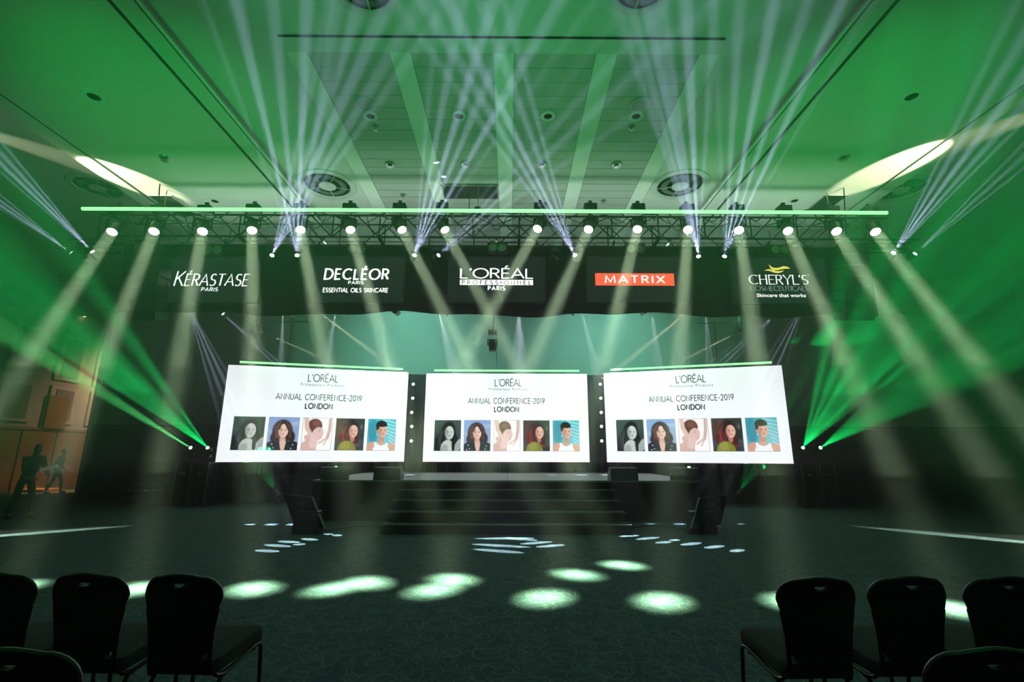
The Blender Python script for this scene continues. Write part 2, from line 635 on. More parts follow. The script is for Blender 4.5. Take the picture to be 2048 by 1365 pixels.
SW = SX1 - SX0
for k in range(4):
    y0 = k * .48
    MB().box((0, (y0 + 1.86) / 2 , (k + .5) * RIS - .01), (SW, 1.86 - y0, RIS - .02)).build('step', STAGEB, sp)
    MB().box((0, y0 + .24 + .0, (k + 1) * RIS - .012), (SW, .48, .02)).build('tread', mat('black_tread', (.03, .033, .033), .35, 0, .1, 20), sp)
    MB().box((0, y0 + .008, (k + 1) * RIS - .008), (SW + .02, .02, .022)).build('nosing', mat('tread_nosing', (.16, .18, .16), .4, .5), sp)
    for s in (-1, 1):
        MB().box((s * SW / 2, y0 + .24, (k + 1) * RIS - .008), (.015, .48, .022)).build('side_nosing', MATS['tread_nosing'], sp)
# black skirting of the wings under the side screens
for s, lab in ((-1, 'left'), (1, 'right')):
    x0, x1 = (-8.9, -4.9) if s < 0 else (4.8, 8.8)
    ww = thing('stage_wing', f'low black draped riser beneath the {lab} screen', 'riser', ((x0 + x1) / 2, 16.8, 0))
    MB().box((0, 0, .43), (x1 - x0, .8, .86)).build('riser_body', STAGEB, ww)
    MB().box((0, -.40, .44), (x1 - x0 + .02, .03, .88)).build('skirt', CLOTH, ww)

# stage-front loudspeakers and wedge monitors
def speaker_box(px0, px1, Yp, label, h=.30, turn=0, nm='stage_monitor'):
    a, b = at(px0, 958, Y=Yp), at(px1, 958, Y=Yp)
    wd = b.x - a.x
    t = thing(nm, label, 'speaker', ((a.x + b.x) / 2, Yp + .22, SH), turn)
    MB().prism([(-.24, 0), (.24, 0), (.20, h * .55), (.02, h), (-.18, h)], -wd / 2, wd / 2, axis='x').build('cabinet', RUBBER, t, bevel=.01)
    MB().prism([(.245, .02), (.206, h * .54), (.04, h - .02), (.03, h - .035), (.19, h * .52), (.225, .02)], -wd / 2 + .03, wd / 2 - .03, axis='x').build('grille', BLACK, t)
    for s in (-1, 1):
        MB().box((s * (wd / 2 + .004), .0, h * .5), (.01, .14, .06)).build('handle', ALU, t)
    return t


speaker_box(636, 690, YF + .15, 'black wedge monitor at the far left of the stage front', turn=.35)
speaker_box(746, 800, YF + .05, 'black wedge monitor on the stage edge by the top of the steps, left side')
speaker_box(1222, 1277, YF + .05, 'black wedge monitor on the stage edge by the top of the steps, right side')
speaker_box(1348, 1402, YF + .15, 'black wedge monitor at the far right of the stage front', turn=-.35)


# ------------------------------------------------------------------ stroke lettering
def arc(cx, cy_, rx, ry, a0, a1, n=12):
    return [(cx + rx * math.cos(R(a0 + (a1 - a0) * i / n)), cy_ + ry * math.sin(R(a0 + (a1 - a0) * i / n))) for i in range(n + 1)]


GL = {
    'A': (.78, [[(0, 0), (.39, 1), (.78, 0)], [(.14, .34), (.64, .34)]]),
    'C': (.82, [arc(.48, .5, .46, .5, 48, 312, 18)]),
    'D': (.78, [[(.06, 0), (.06, 1), (.30, 1)] + arc(.30, .5, .46, .5, 90, -90, 14) + [(.06, 0)]]),
    'E': (.56, [[(.54, 1), (.06, 1), (.06, 0), (.54, 0)], [(.06, .52), (.48, .52)]]),
    'F': (.52, [[(.52, 1), (.06, 1), (.06, 0)], [(.06, .52), (.46, .52)]]),
    'H': (.74, [[(.06, 0), (.06, 1)], [(.68, 0), (.68, 1)], [(.06, .52), (.68, .52)]]),
    'I': (.12, [[(.06, 0), (.06, 1)]]),
    'K': (.66, [[(.06, 0), (.06, 1)], [(.62, 1), (.10, .46)], [(.22, .58), (.66, 0)]]),
    'L': (.50, [[(.06, 1), (.06, 0), (.50, 0)]]),
    'M': (.92, [[(.04, 0), (.10, 1), (.46, .12), (.82, 1), (.88, 0)]]),
    'N': (.76, [[(.06, 0), (.06, 1), (.70, 0), (.70, 1)]]),
    'O': (.98, [arc(.49, .5, .47, .5, 90, 450, 26)]),
    'P': (.58, [[(.06, 0), (.06, 1), (.30, 1)] + arc(.30, .75, .25, .25, 90, -90, 10) + [(.06, .5)]]),
    'R': (.62, [[(.06, 0), (.06, 1), (.30, 1)] + arc(.30, .75, .25, .25, 90, -90, 10) + [(.06, .5)], [(.30, .5), (.60, 0)]]),
    'S': (.56, [arc(.28, .75, .23, .25, 40, 270, 12)[:-1] + arc(.28, .25, .25, .25, 90, -140, 12)]),
    'T': (.66, [[(0, 1), (.66, 1)], [(.33, 1), (.33, 0)]]),
    'U': (.72, [[(.06, 1), (.06, .32)] + arc(.36, .32, .30, .32, 180, 360, 12) + [(.66, 1)]]),
    'X': (.72, [[(.02, 1), (.70, 0)], [(.70, 1), (.02, 0)]]),
    'Y': (.70, [[(0, 1), (.35, .48), (.70, 1)], [(.35, .48), (.35, 0)]]),
    "'": (.14, [[(.10, 1.02), (.04, .78)]]),
    '-': (.36, [[(.04, .40), (.32, .40)]]),
    '2': (.56, [arc(.27, .72, .23, .28, 170, -20, 10) + [(.04, 0), (.54, 0)]]),
    '0': (.60, [arc(.30, .5, .26, .5, 90, 450, 20)]),
    '1': (.34, [[(.04, .82), (.20, 1), (.20, 0)]]),
    '9': (.58, [arc(.29, .72, .25, .28, 0, 360, 16), [(.53, .66), (.20, 0)]]),
    ' ': (.34, []),
}


def stroke(pts, wt, con):
    """flat ribbon along a polyline; horizontals con times as heavy as stems"""
    vs, fs = [], []
    n = len(pts)
    for i, p in enumerate(pts):
        a = Vector(pts[max(i - 1, 0)])
        b = Vector(pts[i])
        c = Vector(pts[min(i + 1, n - 1)])
        closed = n > 3 and (Vector(pts[0]) - Vector(pts[-1])).length < 1e-4
        if closed and i in (0, n - 1):
            a, c = Vector(pts[-2]), Vector(pts[1])
        d1 = (b - a) if (b - a).length > 1e-6 else (c - b)
        d2 = (c - b) if (c - b).length > 1e-6 else (b - a)
        d1, d2 = d1.normalized(), d2.normalized()
        n1, n2 = Vector((-d1.y, d1.x)), Vector((-d2.y, d2.x))
        mt = n1 + n2
        if mt.length < .3: mt = n1
        mt.normalize()
        k = 1 / max(.5, mt.dot(n1))
        d = (d1 + d2) if (d1 + d2).length > .1 else d1
        d.normalize()
        wv = wt * (con + (1 - con) * abs(d.y)) * k / 2
        q1, q2 = b + mt * wv, b - mt * wv
        if i == 0 and not closed: q1, q2 = q1 - d * wt * .0, q2 - d * wt * .0
        vs += [(q1.x, q1.y), (q2.x, q2.y)]
    for i in range(n - 1): fs.append((2 * i, 2 * i + 1, 2 * i + 3, 2 * i + 2))
    return vs, fs


def lettering(parent, text, cx, cz, h, m, width=None, wt=.11, con=1.0, slant=0.0, track=.16, y=-.006, first=1.0, serif=0.0, name='lettering', M=None):
    """text in the local XZ plane of parent, centred on (cx, cz), cap height h"""
    V2, F2 = [], []
    x = 0
    for i, ch in enumerate(text):
        acute = ch in 'ÉÓ'
        c0 = {'É': 'E'}.get(ch, ch)
        wd, sts = GL[c0]
        sc_ = first if i == 0 else 1.0
        segs = list(sts)
        if acute: segs = segs + [[(wd * .45, 1.12), (wd * .72, 1.32)]]
        for sgm in segs:
            v, f = stroke(sgm, wt / sc_, con)
            if serif:
                for e in (sgm[0], sgm[-1]):
                    if (abs(e[1]) < .02 or abs(e[1] - 1) < .02) and len(sgm) < 6:
                        vv, ff = stroke([(e[0] - serif, e[1]), (e[0] + serif, e[1])], wt * .5, 1)
                        nb = len(v)
                        v = v + vv
                        f = f + [tuple(j + nb for j in q) for q in ff]
            nb = len(V2)
            for (a, b) in v:
                b2 = (b - (0.0 if i else (1 - 1 / 1) )) * sc_ - (sc_ - 1) * .12
                V2.append((x + a * sc_ + b2 * slant, b2))
            F2 += [tuple(j + nb for j in q) for q in f]
        x += wd * sc_ + track
    x -= track
    sx = (width / (x * h)) if width else 1.0
    vs = [((a - x / 2) * h * sx + cx, y, (b - .5) * h + cz) for a, b in V2]
    # both faces of the thin letters
    mb = MB().add(vs, F2)
    o = mb.build(name, m, parent)
    return o


def set_text(parent, text, cx, cz, h, m, width=None, y=-.006, name='lettering', spacing=1.0, off=0.0):
    cu = bpy.data.curves.new(name, 'FONT')
    cu.body = text
    cu.size = 1
    cu.space_character = spacing
    cu.offset = off
    cu.resolution_u = 3
    t = bpy.data.objects.new(name, cu)
    C.objects.link(t)
    dg = bpy.context.evaluated_depsgraph_get()
    me = bpy.data.meshes.new_from_object(t.evaluated_get(dg))
    bpy.data.objects.remove(t)
    a = np.array([v.co[:] for v in me.vertices])
    x0, x1, z0, z1 = a[:, 0].min(), a[:, 0].max(), a[:, 1].min(), a[:, 1].max()
    sx = width / (x1 - x0) if width else h
    for v in me.vertices:
        v.co = ((v.co.x - (x0 + x1) / 2) * sx + cx, y, (v.co.y - .36) * h + cz)
    me.materials.clear()
    me.materials.append(m)
    o = bpy.data.objects.new(name, me)
    C.objects.link(o)
    o.parent = parent
    return o


# ------------------------------------------------------------------ portraits shown on the screens (generic models)
def hexc(r, g, b):
    f = lambda c: ((c / 255 + .055) / 1.055) ** 2.4 if c > 10 else c / 255 / 12.92
    return np.array([f(r), f(g), f(b)])


GW, GH = 58, 68
UU, VV = np.meshgrid(np.linspace(0, 1, GW), np.linspace(0, 1, GH))
ASP = 1.17


class Paint:
    def __init__(s, top, bot):
        t = VV[..., None]
        s.a = hexc(*top) * (1 - t) + hexc(*bot) * t

    def e(s, cx, cy_, rx, ry, col, rot=0, soft=.12, op=1.0):
        c, n = math.cos(R(rot)), math.sin(R(rot))
        x, y_ = UU - cx, (VV - cy_) * ASP
        u, v = (x * c + y_ * n) / rx, (-x * n + y_ * c) / (ry * ASP)
        d = np.sqrt(u * u + v * v)
        k = np.clip((1 + soft / 2 - d) / soft, 0, 1) * op
        s.a = s.a * (1 - k[..., None]) + hexc(*col) * k[..., None]
        return s

    def line(s, pts, wd, col, op=1.0, soft=.015):
        d = np.full(UU.shape, 9.0)
        for (x0, y0), (x1, y1) in zip(pts[:-1], pts[1:]):
            dx, dy = x1 - x0, (y1 - y0) * ASP
            t = np.clip(((UU - x0) * dx + (VV - y0) * ASP * dy) / (dx * dx + dy * dy + 1e-9), 0, 1)
            d = np.minimum(d, np.hypot(UU - x0 - t * dx, (VV - y0) * ASP - t * dy))
        k = np.clip((wd / 2 - d) / soft + .5, 0, 1) * op
        s.a = s.a * (1 - k[..., None]) + hexc(*col) * k[..., None]
        return s

    def face(s, cx, cy_, r, skin, shade, lip, turn=0.0, brow=(40, 28, 24), rot=0):
        s.e(cx, cy_, r * .78, r * 1.0, skin, rot, .12)
        s.e(cx - r * .5 * (1 if turn >= 0 else -1), cy_ + r * .1, r * .34, r * .8, shade, 0, .9, .55)
        for k in (-1, 1):
            ex = cx + k * r * .33 + turn * r * .22
            s.line([(ex - r * .18, cy_ - r * .20 + k * r * -.03), (ex, cy_ - r * .27), (ex + r * .18, cy_ - r * .20 + k * r * .03)], .012, brow, .6)
            s.e(ex, cy_ - r * .06, r * .15, r * .05, (235, 225, 220), 0, .6, .45)
            s.line([(ex - r * .15, cy_ - r * .08), (ex, cy_ - r * .125), (ex + r * .15, cy_ - r * .08)], .010, (30, 22, 20), .7)
            s.e(ex, cy_ - r * .06, r * .085, r * .07, (28, 20, 18), 0, .5)
        nx_ = cx + turn * r * .3
        s.line([(nx_ + r * .03, cy_ - r * .05), (nx_ + r * .06, cy_ + r * .28)], .014, shade, .6)
        s.line([(nx_ - r * .10, cy_ + r * .31), (nx_ + r * .10, cy_ + r * .31)], .016, shade, .9)
        s.e(nx_, cy_ + r * .53, r * .20, r * .075, lip, 0, .4)
        return s


def portraits():
    out = []
    g = Paint((52, 72, 62), (38, 50, 46))
    g.e(.30, .75, .32, .36, (16, 18, 18), 20, .25).e(.52, .38, .27, .34, (15, 16, 17), 10, .15)
    for k in range(7): g.line([(.40 - k * .035, .22 + k * .05), (.30 - k * .03, .5 + k * .02), (.12 + k * .04, .92)], .014, (85, 92, 90), .35)
    g.e(.75, .62, .12, .34, (14, 15, 16), -8, .3)
    g.e(.56, .52, .10, .18, (120, 122, 120), 12, .2)
    g.face(.57, .41, .215, (196, 198, 196), (84, 88, 88), (92, 84, 84), .25)
    g.e(.50, .92, .25, .27, (190, 192, 190), 8, .12).e(.38, 1.0, .14, .22, (120, 124, 122), 10, .4, .6)
    g.e(.93, .82, .13, .24, (172, 174, 172), 28, .15)
    for k in range(4): g.line([(.80 + k * .05, .70), (.78 + k * .055, 1.0)], .012, (60, 62, 62), .7)
    g.e(.72, .85, .055, .25, (16, 17, 18), -4, .3)
    out.append(g.a)
    g = Paint((132, 160, 208), (150, 170, 205))
    g.e(.8, .2, .4, .06, (176, 192, 222), -8, .8, .6).e(.15, .45, .3, .05, (165, 182, 216), 5, .8, .6)
    g.e(.47, .42, .34, .36, (52, 36, 33), 0, .16).e(.25, .60, .16, .18, (58, 40, 36), 20, .25).e(.74, .56, .16, .2, (46, 32, 30), -20, .25)
    for k in range(6):
        g.line([(.42 - k * .03, .12 + k * .02), (.28 - k * .02, .35), (.25 + k * .02, .62)], .014, (128, 92, 74), .45)
        g.line([(.58 + k * .02, .12 + k * .02), (.70 + k * .02, .35), (.78 - k * .02, .62)], .014, (120, 84, 70), .4)
    g.e(.5, .70, .10, .16, (205, 158, 140), 0, .15)
    g.e(.20, .98, .30, .26, (30, 36, 44), 20, .08).e(.82, .98, .30, .26, (28, 34, 42), -20, .08)
    g.e(.52, .90, .11, .22, (222, 180, 165), 0, .12)
    g.line([(.36, .72), (.44, 1.0)], .05, (18, 20, 24)).line([(.66, .72), (.60, 1.0)], .05, (18, 20, 24))
    for q in ((.16, .82), (.22, .93), (.85, .84), (.80, .95), (.12, .96)): g.e(*q, .022, .018, (190, 200, 214), 0, .5)
    g.face(.5, .41, .205, (232, 192, 176), (188, 140, 124), (176, 84, 84), .0)
    g.line([(.42, .18), (.36, .36)], .05, (50, 34, 31)).line([(.54, .18), (.66, .38)], .05, (52, 36, 33))
    out.append(g.a)
    g = Paint((246, 240, 240), (250, 246, 246))
    g.e(.40, .26, .26, .24, (86, 52, 46), 10, .1).e(.46, .17, .14, .10, (138, 84, 66), 10, .7, .7)
    g.e(.52, .50, .19, .22, (222, 188, 180), 20, .1).e(.64, .47, .06, .05, (222, 188, 180), 0, .2)
    g.e(.20, .62, .13, .10, (214, 178, 170), 40, .15)
    g.line([(.10, 0), (.14, .30), (.28, .52)], .15, (218, 184, 175)).line([(.28, .48), (.55, .68)], .07, (226, 194, 186))
    g.e(.18, 1.02, .30, .36, (212, 174, 166), 25, .1).e(.40, .78, .14, .16, (226, 196, 190), 20, .2)
    g.line([(.93, 0), (.92, .35), (.86, .62)], .11, (206, 174, 164)).line([(.86, .60), (.60, .78)], .06, (214, 182, 172)).line([(.88, .60), (.74, .84)], .035, (204, 170, 160))
    g.line([(.53, .42), (.60, .42)], .016, (84, 56, 50), .9).line([(.52, .37), (.61, .36)], .012, (98, 66, 58), .8)
    g.line([(.62, .60), (.66, .60)], .022, (182, 96, 96), .9).line([(.30, .42), (.34, .50)], .02, (186, 144, 134), .8)
    out.append(g.a)
    g = Paint((34, 58, 46), (44, 48, 46))
    g.e(.2, .35, .26, .35, (92, 48, 30), 0, .6, .6).e(.86, .3, .2, .35, (30, 46, 42), 0, .6, .8).e(.9, .26, .05, .07, (120, 110, 90), 0, .8, .6)
    g.e(.88, .75, .2, .12, (62, 74, 78), 0, .4, .8).e(.15, .8, .2, .14, (58, 66, 78), 0, .4, .8)
    g.e(.52, .40, .28, .36, (38, 16, 18), 0, .14).e(.30, .62, .18, .20, (84, 22, 22), 10, .3).e(.72, .64, .12, .22, (70, 18, 20), -8, .3)
    for k in range(7): g.line([(.40 - k * .02, .16 + k * .03), (.30 - k * .015, .42), (.20 + k * .03, .74)], .013, (168, 54, 40), .45)
    g.e(.60, .62, .08, .12, (176, 116, 98), 0, .2)
    g.face(.62, .40, .195, (228, 178, 158), (160, 100, 84), (176, 52, 50), .25)
    g.e(.42, 1.0, .32, .30, (128, 128, 44), 0, .08).e(.38, .86, .16, .12, (160, 156, 66), 10, .6, .7)
    for k in range(4): g.line([(.30 + k * .1, .78), (.34 + k * .11, 1.0)], .018, (92, 94, 30), .7)
    g.line([(.72, .80), (.80, .86)], .03, (186, 30, 30), .8)
    out.append(g.a)
    g = Paint((70, 174, 190), (128, 196, 208))
    g.e(.18, .40, .20, .45, (30, 130, 152), 0, .7, .85)
    for k in range(8): g.line([(.55 + .04 * k, .02 + .11 * k), (1.05, .12 + .12 * k)], .03, (214, 236, 240), .65, .03)
    g.e(.48, .20, .20, .16, (30, 22, 22), 8, .12).e(.40, .30, .10, .14, (34, 24, 24), 0, .2)
    g.e(.50, .68, .11, .16, (198, 142, 120), 0, .12)
    g.e(.20, .95, .24, .22, (212, 156, 136), 15, .1).e(.84, .96, .22, .20, (216, 164, 146), -15, .1)
    g.face(.54, .38, .20, (222, 168, 148), (168, 108, 92), (182, 92, 88), .35)
    g.e(.345, .40, .035, .06, (198, 140, 120), 0, .3).e(.345, .50, .015, .025, (240, 240, 240), 0, .5)
    g.e(.50, .16, .19, .09, (28, 20, 20), 5, .15)
    g.e(.50, 1.02, .30, .22, (240, 242, 246), 0, .08).line([(.30, .78), (.36, 1.0)], .10, (238, 240, 244)).line([(.70, .80), (.66, 1.0)], .10, (232, 234, 240))
    g.e(.50, .78, .10, .07, (212, 156, 134), 0, .15)
    out.append(g.a)
    return out


pic_mat = bpy.data.materials.new('screen_picture')
pic_mat.use_nodes = True
nt = pic_mat.node_tree
nt.nodes.clear()
ca = nt.nodes.new('ShaderNodeVertexColor')
ca.layer_name = 'picture'
em = nt.nodes.new('ShaderNodeBsdfPrincipled')
em.inputs['Roughness'].default_value = .6
em.inputs['Specular IOR Level'].default_value = .1
em.inputs['Emission Strength'].default_value = 1.3
nt.links.new(ca.outputs['Color'], em.inputs['Emission Color'])
dk = nt.nodes.new('ShaderNodeVectorMath')
dk.operation = 'SCALE'
dk.inputs['Scale'].default_value = .35
nt.links.new(ca.outputs['Color'], dk.inputs[0])
nt.links.new(dk.outputs[0], em.inputs['Base Color'])
om = nt.nodes.new('ShaderNodeOutputMaterial')
nt.links.new(ca.outputs['Color'], em.inputs[0])
nt.links.new(em.outputs[0], om.inputs[0])
pic_mat.cycles.emission_sampling = 'NONE'
PICS = []
for k, a in enumerate(portraits()):
    me = bpy.data.meshes.new('portrait')
    vs = [(x - .5, 0, .5 - y_) for x, y_ in zip(UU.ravel(), VV.ravel())]
    fs = [(j * GW + i, (j + 1) * GW + i, (j + 1) * GW + i + 1, j * GW + i + 1) for j in range(GH - 1) for i in range(GW - 1)]
    me.from_pydata(vs, [], fs)
    ly = me.color_attributes.new('picture', 'FLOAT_COLOR', 'POINT')
    ly.data.foreach_set('color', np.concatenate([a.reshape(-1, 3), np.ones((GW * GH, 1))], 1).ravel())
    me.materials.append(pic_mat)
    PICS.append(me)

SCREEN = glow('screen_white', (.90, .925, .96), 1.3, True, True)
INK = glow('screen_ink', (.045, .055, .055), 1.0)
INK2 = glow('screen_ink_grey', (.20, .22, .22), 1.0)
PINK = glow('screen_edge_line', (.55, .32, .36), 1.0)
LED = glow('green_led_tube', (.17, 1.0, .20), 3.8, True)
LED2 = glow('pale_green_led_tube', (.25, 1.0, .29), 2.6, True)


def big_screen(A, B, ztop, zbot, label, bar):
    """LED wall from its left bottom corner A to right corner B (seen from the hall)"""
    A, B = Vector((A.x, A.y, 0)), Vector((B.x, B.y, 0))
    wd = (B - A).length
    mid = (A + B) / 2
    h = ztop - zbot
    rz = math.atan2((B - A).y, (B - A).x)
    t = thing('led_screen', label, 'screen', (mid.x, mid.y, zbot), rz)
    MB().box((0, .06, h / 2), (wd, .10, h)).build('housing', BLACK, t)
    dn = MB().add([(-wd / 2, 0, 0), (wd / 2, 0, 0), (wd / 2, 0, h), (-wd / 2, 0, h)], [(0, 1, 2, 3)]).build('display', SCREEN, t)
    for k in range(1, 6):       # vertical seams between the LED cabinets, on the back
        MB().box((-wd / 2 + wd * k / 6, .12, h / 2), (.03, .03, h)).build('cabinet_rib', TRUSS, t)
    lettering(t, "L'ORÉAL", .01 * wd, h * .895, h * .078, INK, width=wd * .168, wt=.13, track=.10)
    set_text(t, 'Professional Products', .01 * wd, h * .822, h * .046, INK2, width=wd * .240, spacing=1.3, off=.012)
    lettering(t, 'ANNUAL CONFERENCE-2019', .0 * wd, h * .684, h * .060, INK, width=wd * .47, wt=.15)
    lettering(t, 'LONDON', .0 * wd, h * .588, h * .053, INK, width=wd * .150, wt=.25, track=.20)
    pw = wd * .158
    ph = h * .338
    for k, me in enumerate(PICS):
        fr = MB().box((-wd * .356 + k * wd * .1795, -.004, h * .292), (pw + .02, .002, ph + .02)).build('picture_border', INK2, t)
        o = bpy.data.objects.new('portrait', me)
        C.objects.link(o)
        o.parent = t
        o.location = (-wd * .356 + k * wd * .1795, -.008, h * .292)
        o.scale = (pw, 1, ph)
        o['label'] = ['black and white portrait of a long haired woman over her shoulder', 'portrait of a wavy haired woman in a black leather jacket',
                      'portrait of a woman in profile with raised arms', 'portrait of a red haired woman in an olive top',
                      'portrait of a woman with pinned up hair in a white vest'][k]
    MB().box((0, -.004, .006), (wd, .006, .012)).build('edge_line', PINK, t)
    # LED tube along the top
    tb = thing('led_tube', bar, 'light tube', (mid.x, mid.y, ztop), rz, 'light tubes above the screens')
    x0, x1 = (-.45, .45) if abs(rz) < .05 else ((-.44, .465) if rz > 0 else (-.455, .45))
    MB().tube([(x0 * wd, -.05, .10), (x1 * wd, -.05, .10)], .034, 10).build('tube', LED2, tb)
    MB().box(((x0 + x1) / 2 * wd, -.01, .09), ((x1 - x0) * wd, .04, .07)).build('channel', BLACK, tb)
    for s in (-.35, 0, .35):
        MB().box((s * wd, .02, .03), (.04, .03, .09)).build('bracket', BLACK, tb)
    for s in (-.36, .36):       # legs down to the floor outside the stage, to the deck on it
        xg = mid.x + s * wd * math.cos(rz)
        z0 = SH if L0 - .1 < xg < L1 + .1 else 0.0
        MB().box((s * wd, .16, (z0 - zbot + .3) / 2), (.08, .06, zbot - z0 + .3)).build('support_leg', BLACK, t)
    return t


ZT, ZB = 4.30, 1.27
big_screen(at(849, 836, Y=16.9), at(1176.5, 836, Y=16.9), at(1011, 748, Y=16.9).z, at(1011, 925, Y=16.9).z,
           'white conference slide screen in the centre behind the steps', 'pale green light tube above the centre screen')
c_out, c_in = at(457, 730, Z=4.34), at(817, 745.5, Z=4.34)
big_screen(c_out, c_in, 4.34, 1.27, 'white conference slide screen angled in on the left side of the stage', 'pale green light tube sloping above the left screen')
d_in, d_out = at(1207, 747, Z=4.34), at(1563, 731, Z=4.34)
big_screen(d_in, d_out, 4.34, 1.27, 'white conference slide screen angled in on the right side of the stage', 'pale green light tube sloping above the right screen')


# ------------------------------------------------------------------ lamp columns beside the centre screen
LAMPW = glow('warm_lamp_face', (1.0, .97, .72), 6.0)
for s, xs, lab in ((-1, (826.5, 825.5, 823.5, 823.5, 822.5), 'left'), (1, (1200.5, 1201.5, 1202.5, 1203, 1203.5), 'right')):
    ys = (769, 797, 825.5, 853.5, 882.5)
    pt = at(sum(xs) / 5, 825, Y=16.75)
    t = thing('lamp_pole', f'black upright pole carrying five small lamps just {lab} of the centre screen', 'lamp stand', (pt.x, 16.9, 0))
    MB().tube([(0, 0, SH), (0, 0, 4.25)], .03, 8).build('pole', BLACK, t)
    MB().box((0, 0, SH + .01), (.3, .3, .02)).build('base_plate', BLACK, t)
    for x, y_ in zip(xs, ys):
        q = at(x, y_, Y=16.7)
        tgt = at(x - s * -26 * -1 if False else x + s * -22 * -1, y_ - 13, Y=14)
        dr = (at(x + (14 if s < 0 else -14), y_ - 8, Y=15.2) - q).normalized()
        dr = Vector((-s * .12, -1, .02)).normalized()
        h_ = MB()
        Mx = facing((q.x - pt.x, -.2, q.z), dr)
        h_.lathe([(.03, -.12), (.055, -.09), (.062, 0), (.055, .0)], Mx, 12)
        hh = h_.build('lamp_can', BLACK, t, smooth=True)
        MB().lathe([(0, .004), (.048, .004), (.048, .01), (0, .014)], Mx, 12).build('lamp_lens', LAMPW, hh)
        p = q + dr * .03
        beam_disk('column_lamp_light', p, p + Vector((-s * -.75, -1.0, .35)), (1, .95, .62), .10, t, .08, 10)

# ------------------------------------------------------------------ lighting truss
YT0, YT1 = 10.75, 11.25
ZT0, ZT1 = 6.62, 7.18
XT0, XT1 = at(215, 462, Y=11).x, at(1762, 462, Y=11).x
tr = thing('lighting_truss', 'long black box truss hung across the hall carrying the stage lights', 'truss', ((XT0 + XT1) / 2, 11, 6.9))
W2 = (XT1 - XT0) / 2
for yy in (-.25, .25):
    for zz in (-.28, .28):
        MB().tube([(-W2, yy, zz), (W2, yy, zz)], .028, 8).build('chord', TRUSS, tr, smooth=True)
nb = 34
bay = 2 * W2 / nb


def braces(face, a, b):
    me = MB().tube([a, b], .016, 6, False).mesh('brace', TRUSS, True)
    me2 = MB().tube([(a[0], b[1], b[2]), (b[0], a[1], a[2])], .016, 6, False).mesh('brace', TRUSS, True)
    for i in range(nb):
        o = bpy.data.objects.new('brace', me if i % 2 == 0 else me2)
        C.objects.link(o)
        o.parent = tr
        o.location = (-W2 + (i + .5) * bay, 0, 0)


braces('front', (-bay / 2, -.25, -.28), (bay / 2, -.25, .28))
braces('back', (-bay / 2, .25, .28), (bay / 2, .25, -.28))
braces('top', (-bay / 2, -.25, .28), (bay / 2, .25, .28))
vm = MB().tube([(0, 0, -.28), (0, 0, .28)], .018, 6, False).mesh('frame_upright', TRUSS, True)
for i in range(0, nb + 1, 2):
    for yy in (-.25, .25):
        o = bpy.data.objects.new('frame_upright', vm)
        C.objects.link(o)
        o.parent = tr
        o.location = (-W2 + i * bay, yy, 0)
for i in range(0, nb + 1, 6):
    MB().box((-W2 + i * bay, 0, -.28), (.06, .6, .07)).build('splice_plate', TRUSS, tr)
# rear truss that carries the header
tr2 = thing('rear_truss', 'second black truss just behind the front lighting truss', 'truss', ((XT0 + XT1) / 2, 11.9, 6.75))
for yy in (-.15, .15):
    for zz in (-.2, .2):
        MB().tube([(-W2, yy, zz), (W2, yy, zz)], .025, 8).build('chord', TRUSS, tr2, smooth=True)
za = MB().tube([(-.3, -.15, -.2), (.3, -.15, .2)], .014, 6, False).mesh('brace', TRUSS, True)
zb = MB().tube([(-.3, -.15, .2), (.3, -.15, -.2)], .014, 6, False).mesh('brace', TRUSS, True)
for i in range(int(2 * W2 / .6)):
    o = bpy.data.objects.new('brace', za if i % 2 else zb)
    C.objects.link(o)
    o.parent = tr2
    o.location = (-W2 + .3 + i * .6, 0, 0)
for k in range(5):
    MB().box((-W2 + .8 + k * (2 * W2 - 1.6) / 4, -.4, .05), (.05, .55, .05)).build('cross_link', TRUSS, tr2)
# cables draped along the truss
for k in range(9):
    x0 = XT0 + .4 + k * 2.0
    pts = []
    for i in range(25):
        t = i / 24
        pts.append((x0 + 2.0 * t, 10.72 + .08 * math.sin(9 * t + k), 7.20 + .10 * math.sin(4 * math.pi * t + k * 1.3) * (.6 + .4 * math.sin(k)) + .05 * math.sin(23 * t)))
    tag(MB().tube(pts, .014, 6).build('cable', RUBBER, smooth=True), f'black cable looped on top of the truss, {nth(k, 9)} end', 'cable', 'cables along the truss')
for k in range(12):
    x0 = XT0 + .6 + k * 1.45
    pts = [(x0 + .5 * t, 10.70, 7.16 - .35 * math.sin(math.pi * t) * (1 + .5 * math.sin(k * 2.1))) for t in [i / 14 for i in range(15)]]
    tag(MB().tube(pts, .010, 6).build('cable', RUBBER, smooth=True), f'thin black cable sagging in front of the truss, {nth(k, 12)} end', 'cable', 'sagging cables on the truss')

# long LED bar along the truss
a_, b_ = at(163, 426, Y=10.25), at(1775, 431, Y=10.25)
zb_ = at(1000, 422, Y=10.25).z
lt = thing('led_bar', 'long bright green light tube running the width of the lighting truss', 'light tube', ((a_.x + b_.x) / 2, 10.25, zb_))
wl_ = (b_.x - a_.x) / 2
MB().tube([(-wl_, 0, 0), (wl_, 0, 0)], .040, 10).build('tube', LED, lt)
MB().box((0, .05, .0), (2 * wl_, .05, .05)).build('channel', BLACK, lt)
for k in range(12):
    MB().box((-wl_ + .5 + k * (2 * wl_ - 1) / 11, .24, -.02), (.04, .36, .03)).build('bracket', BLACK, lt)

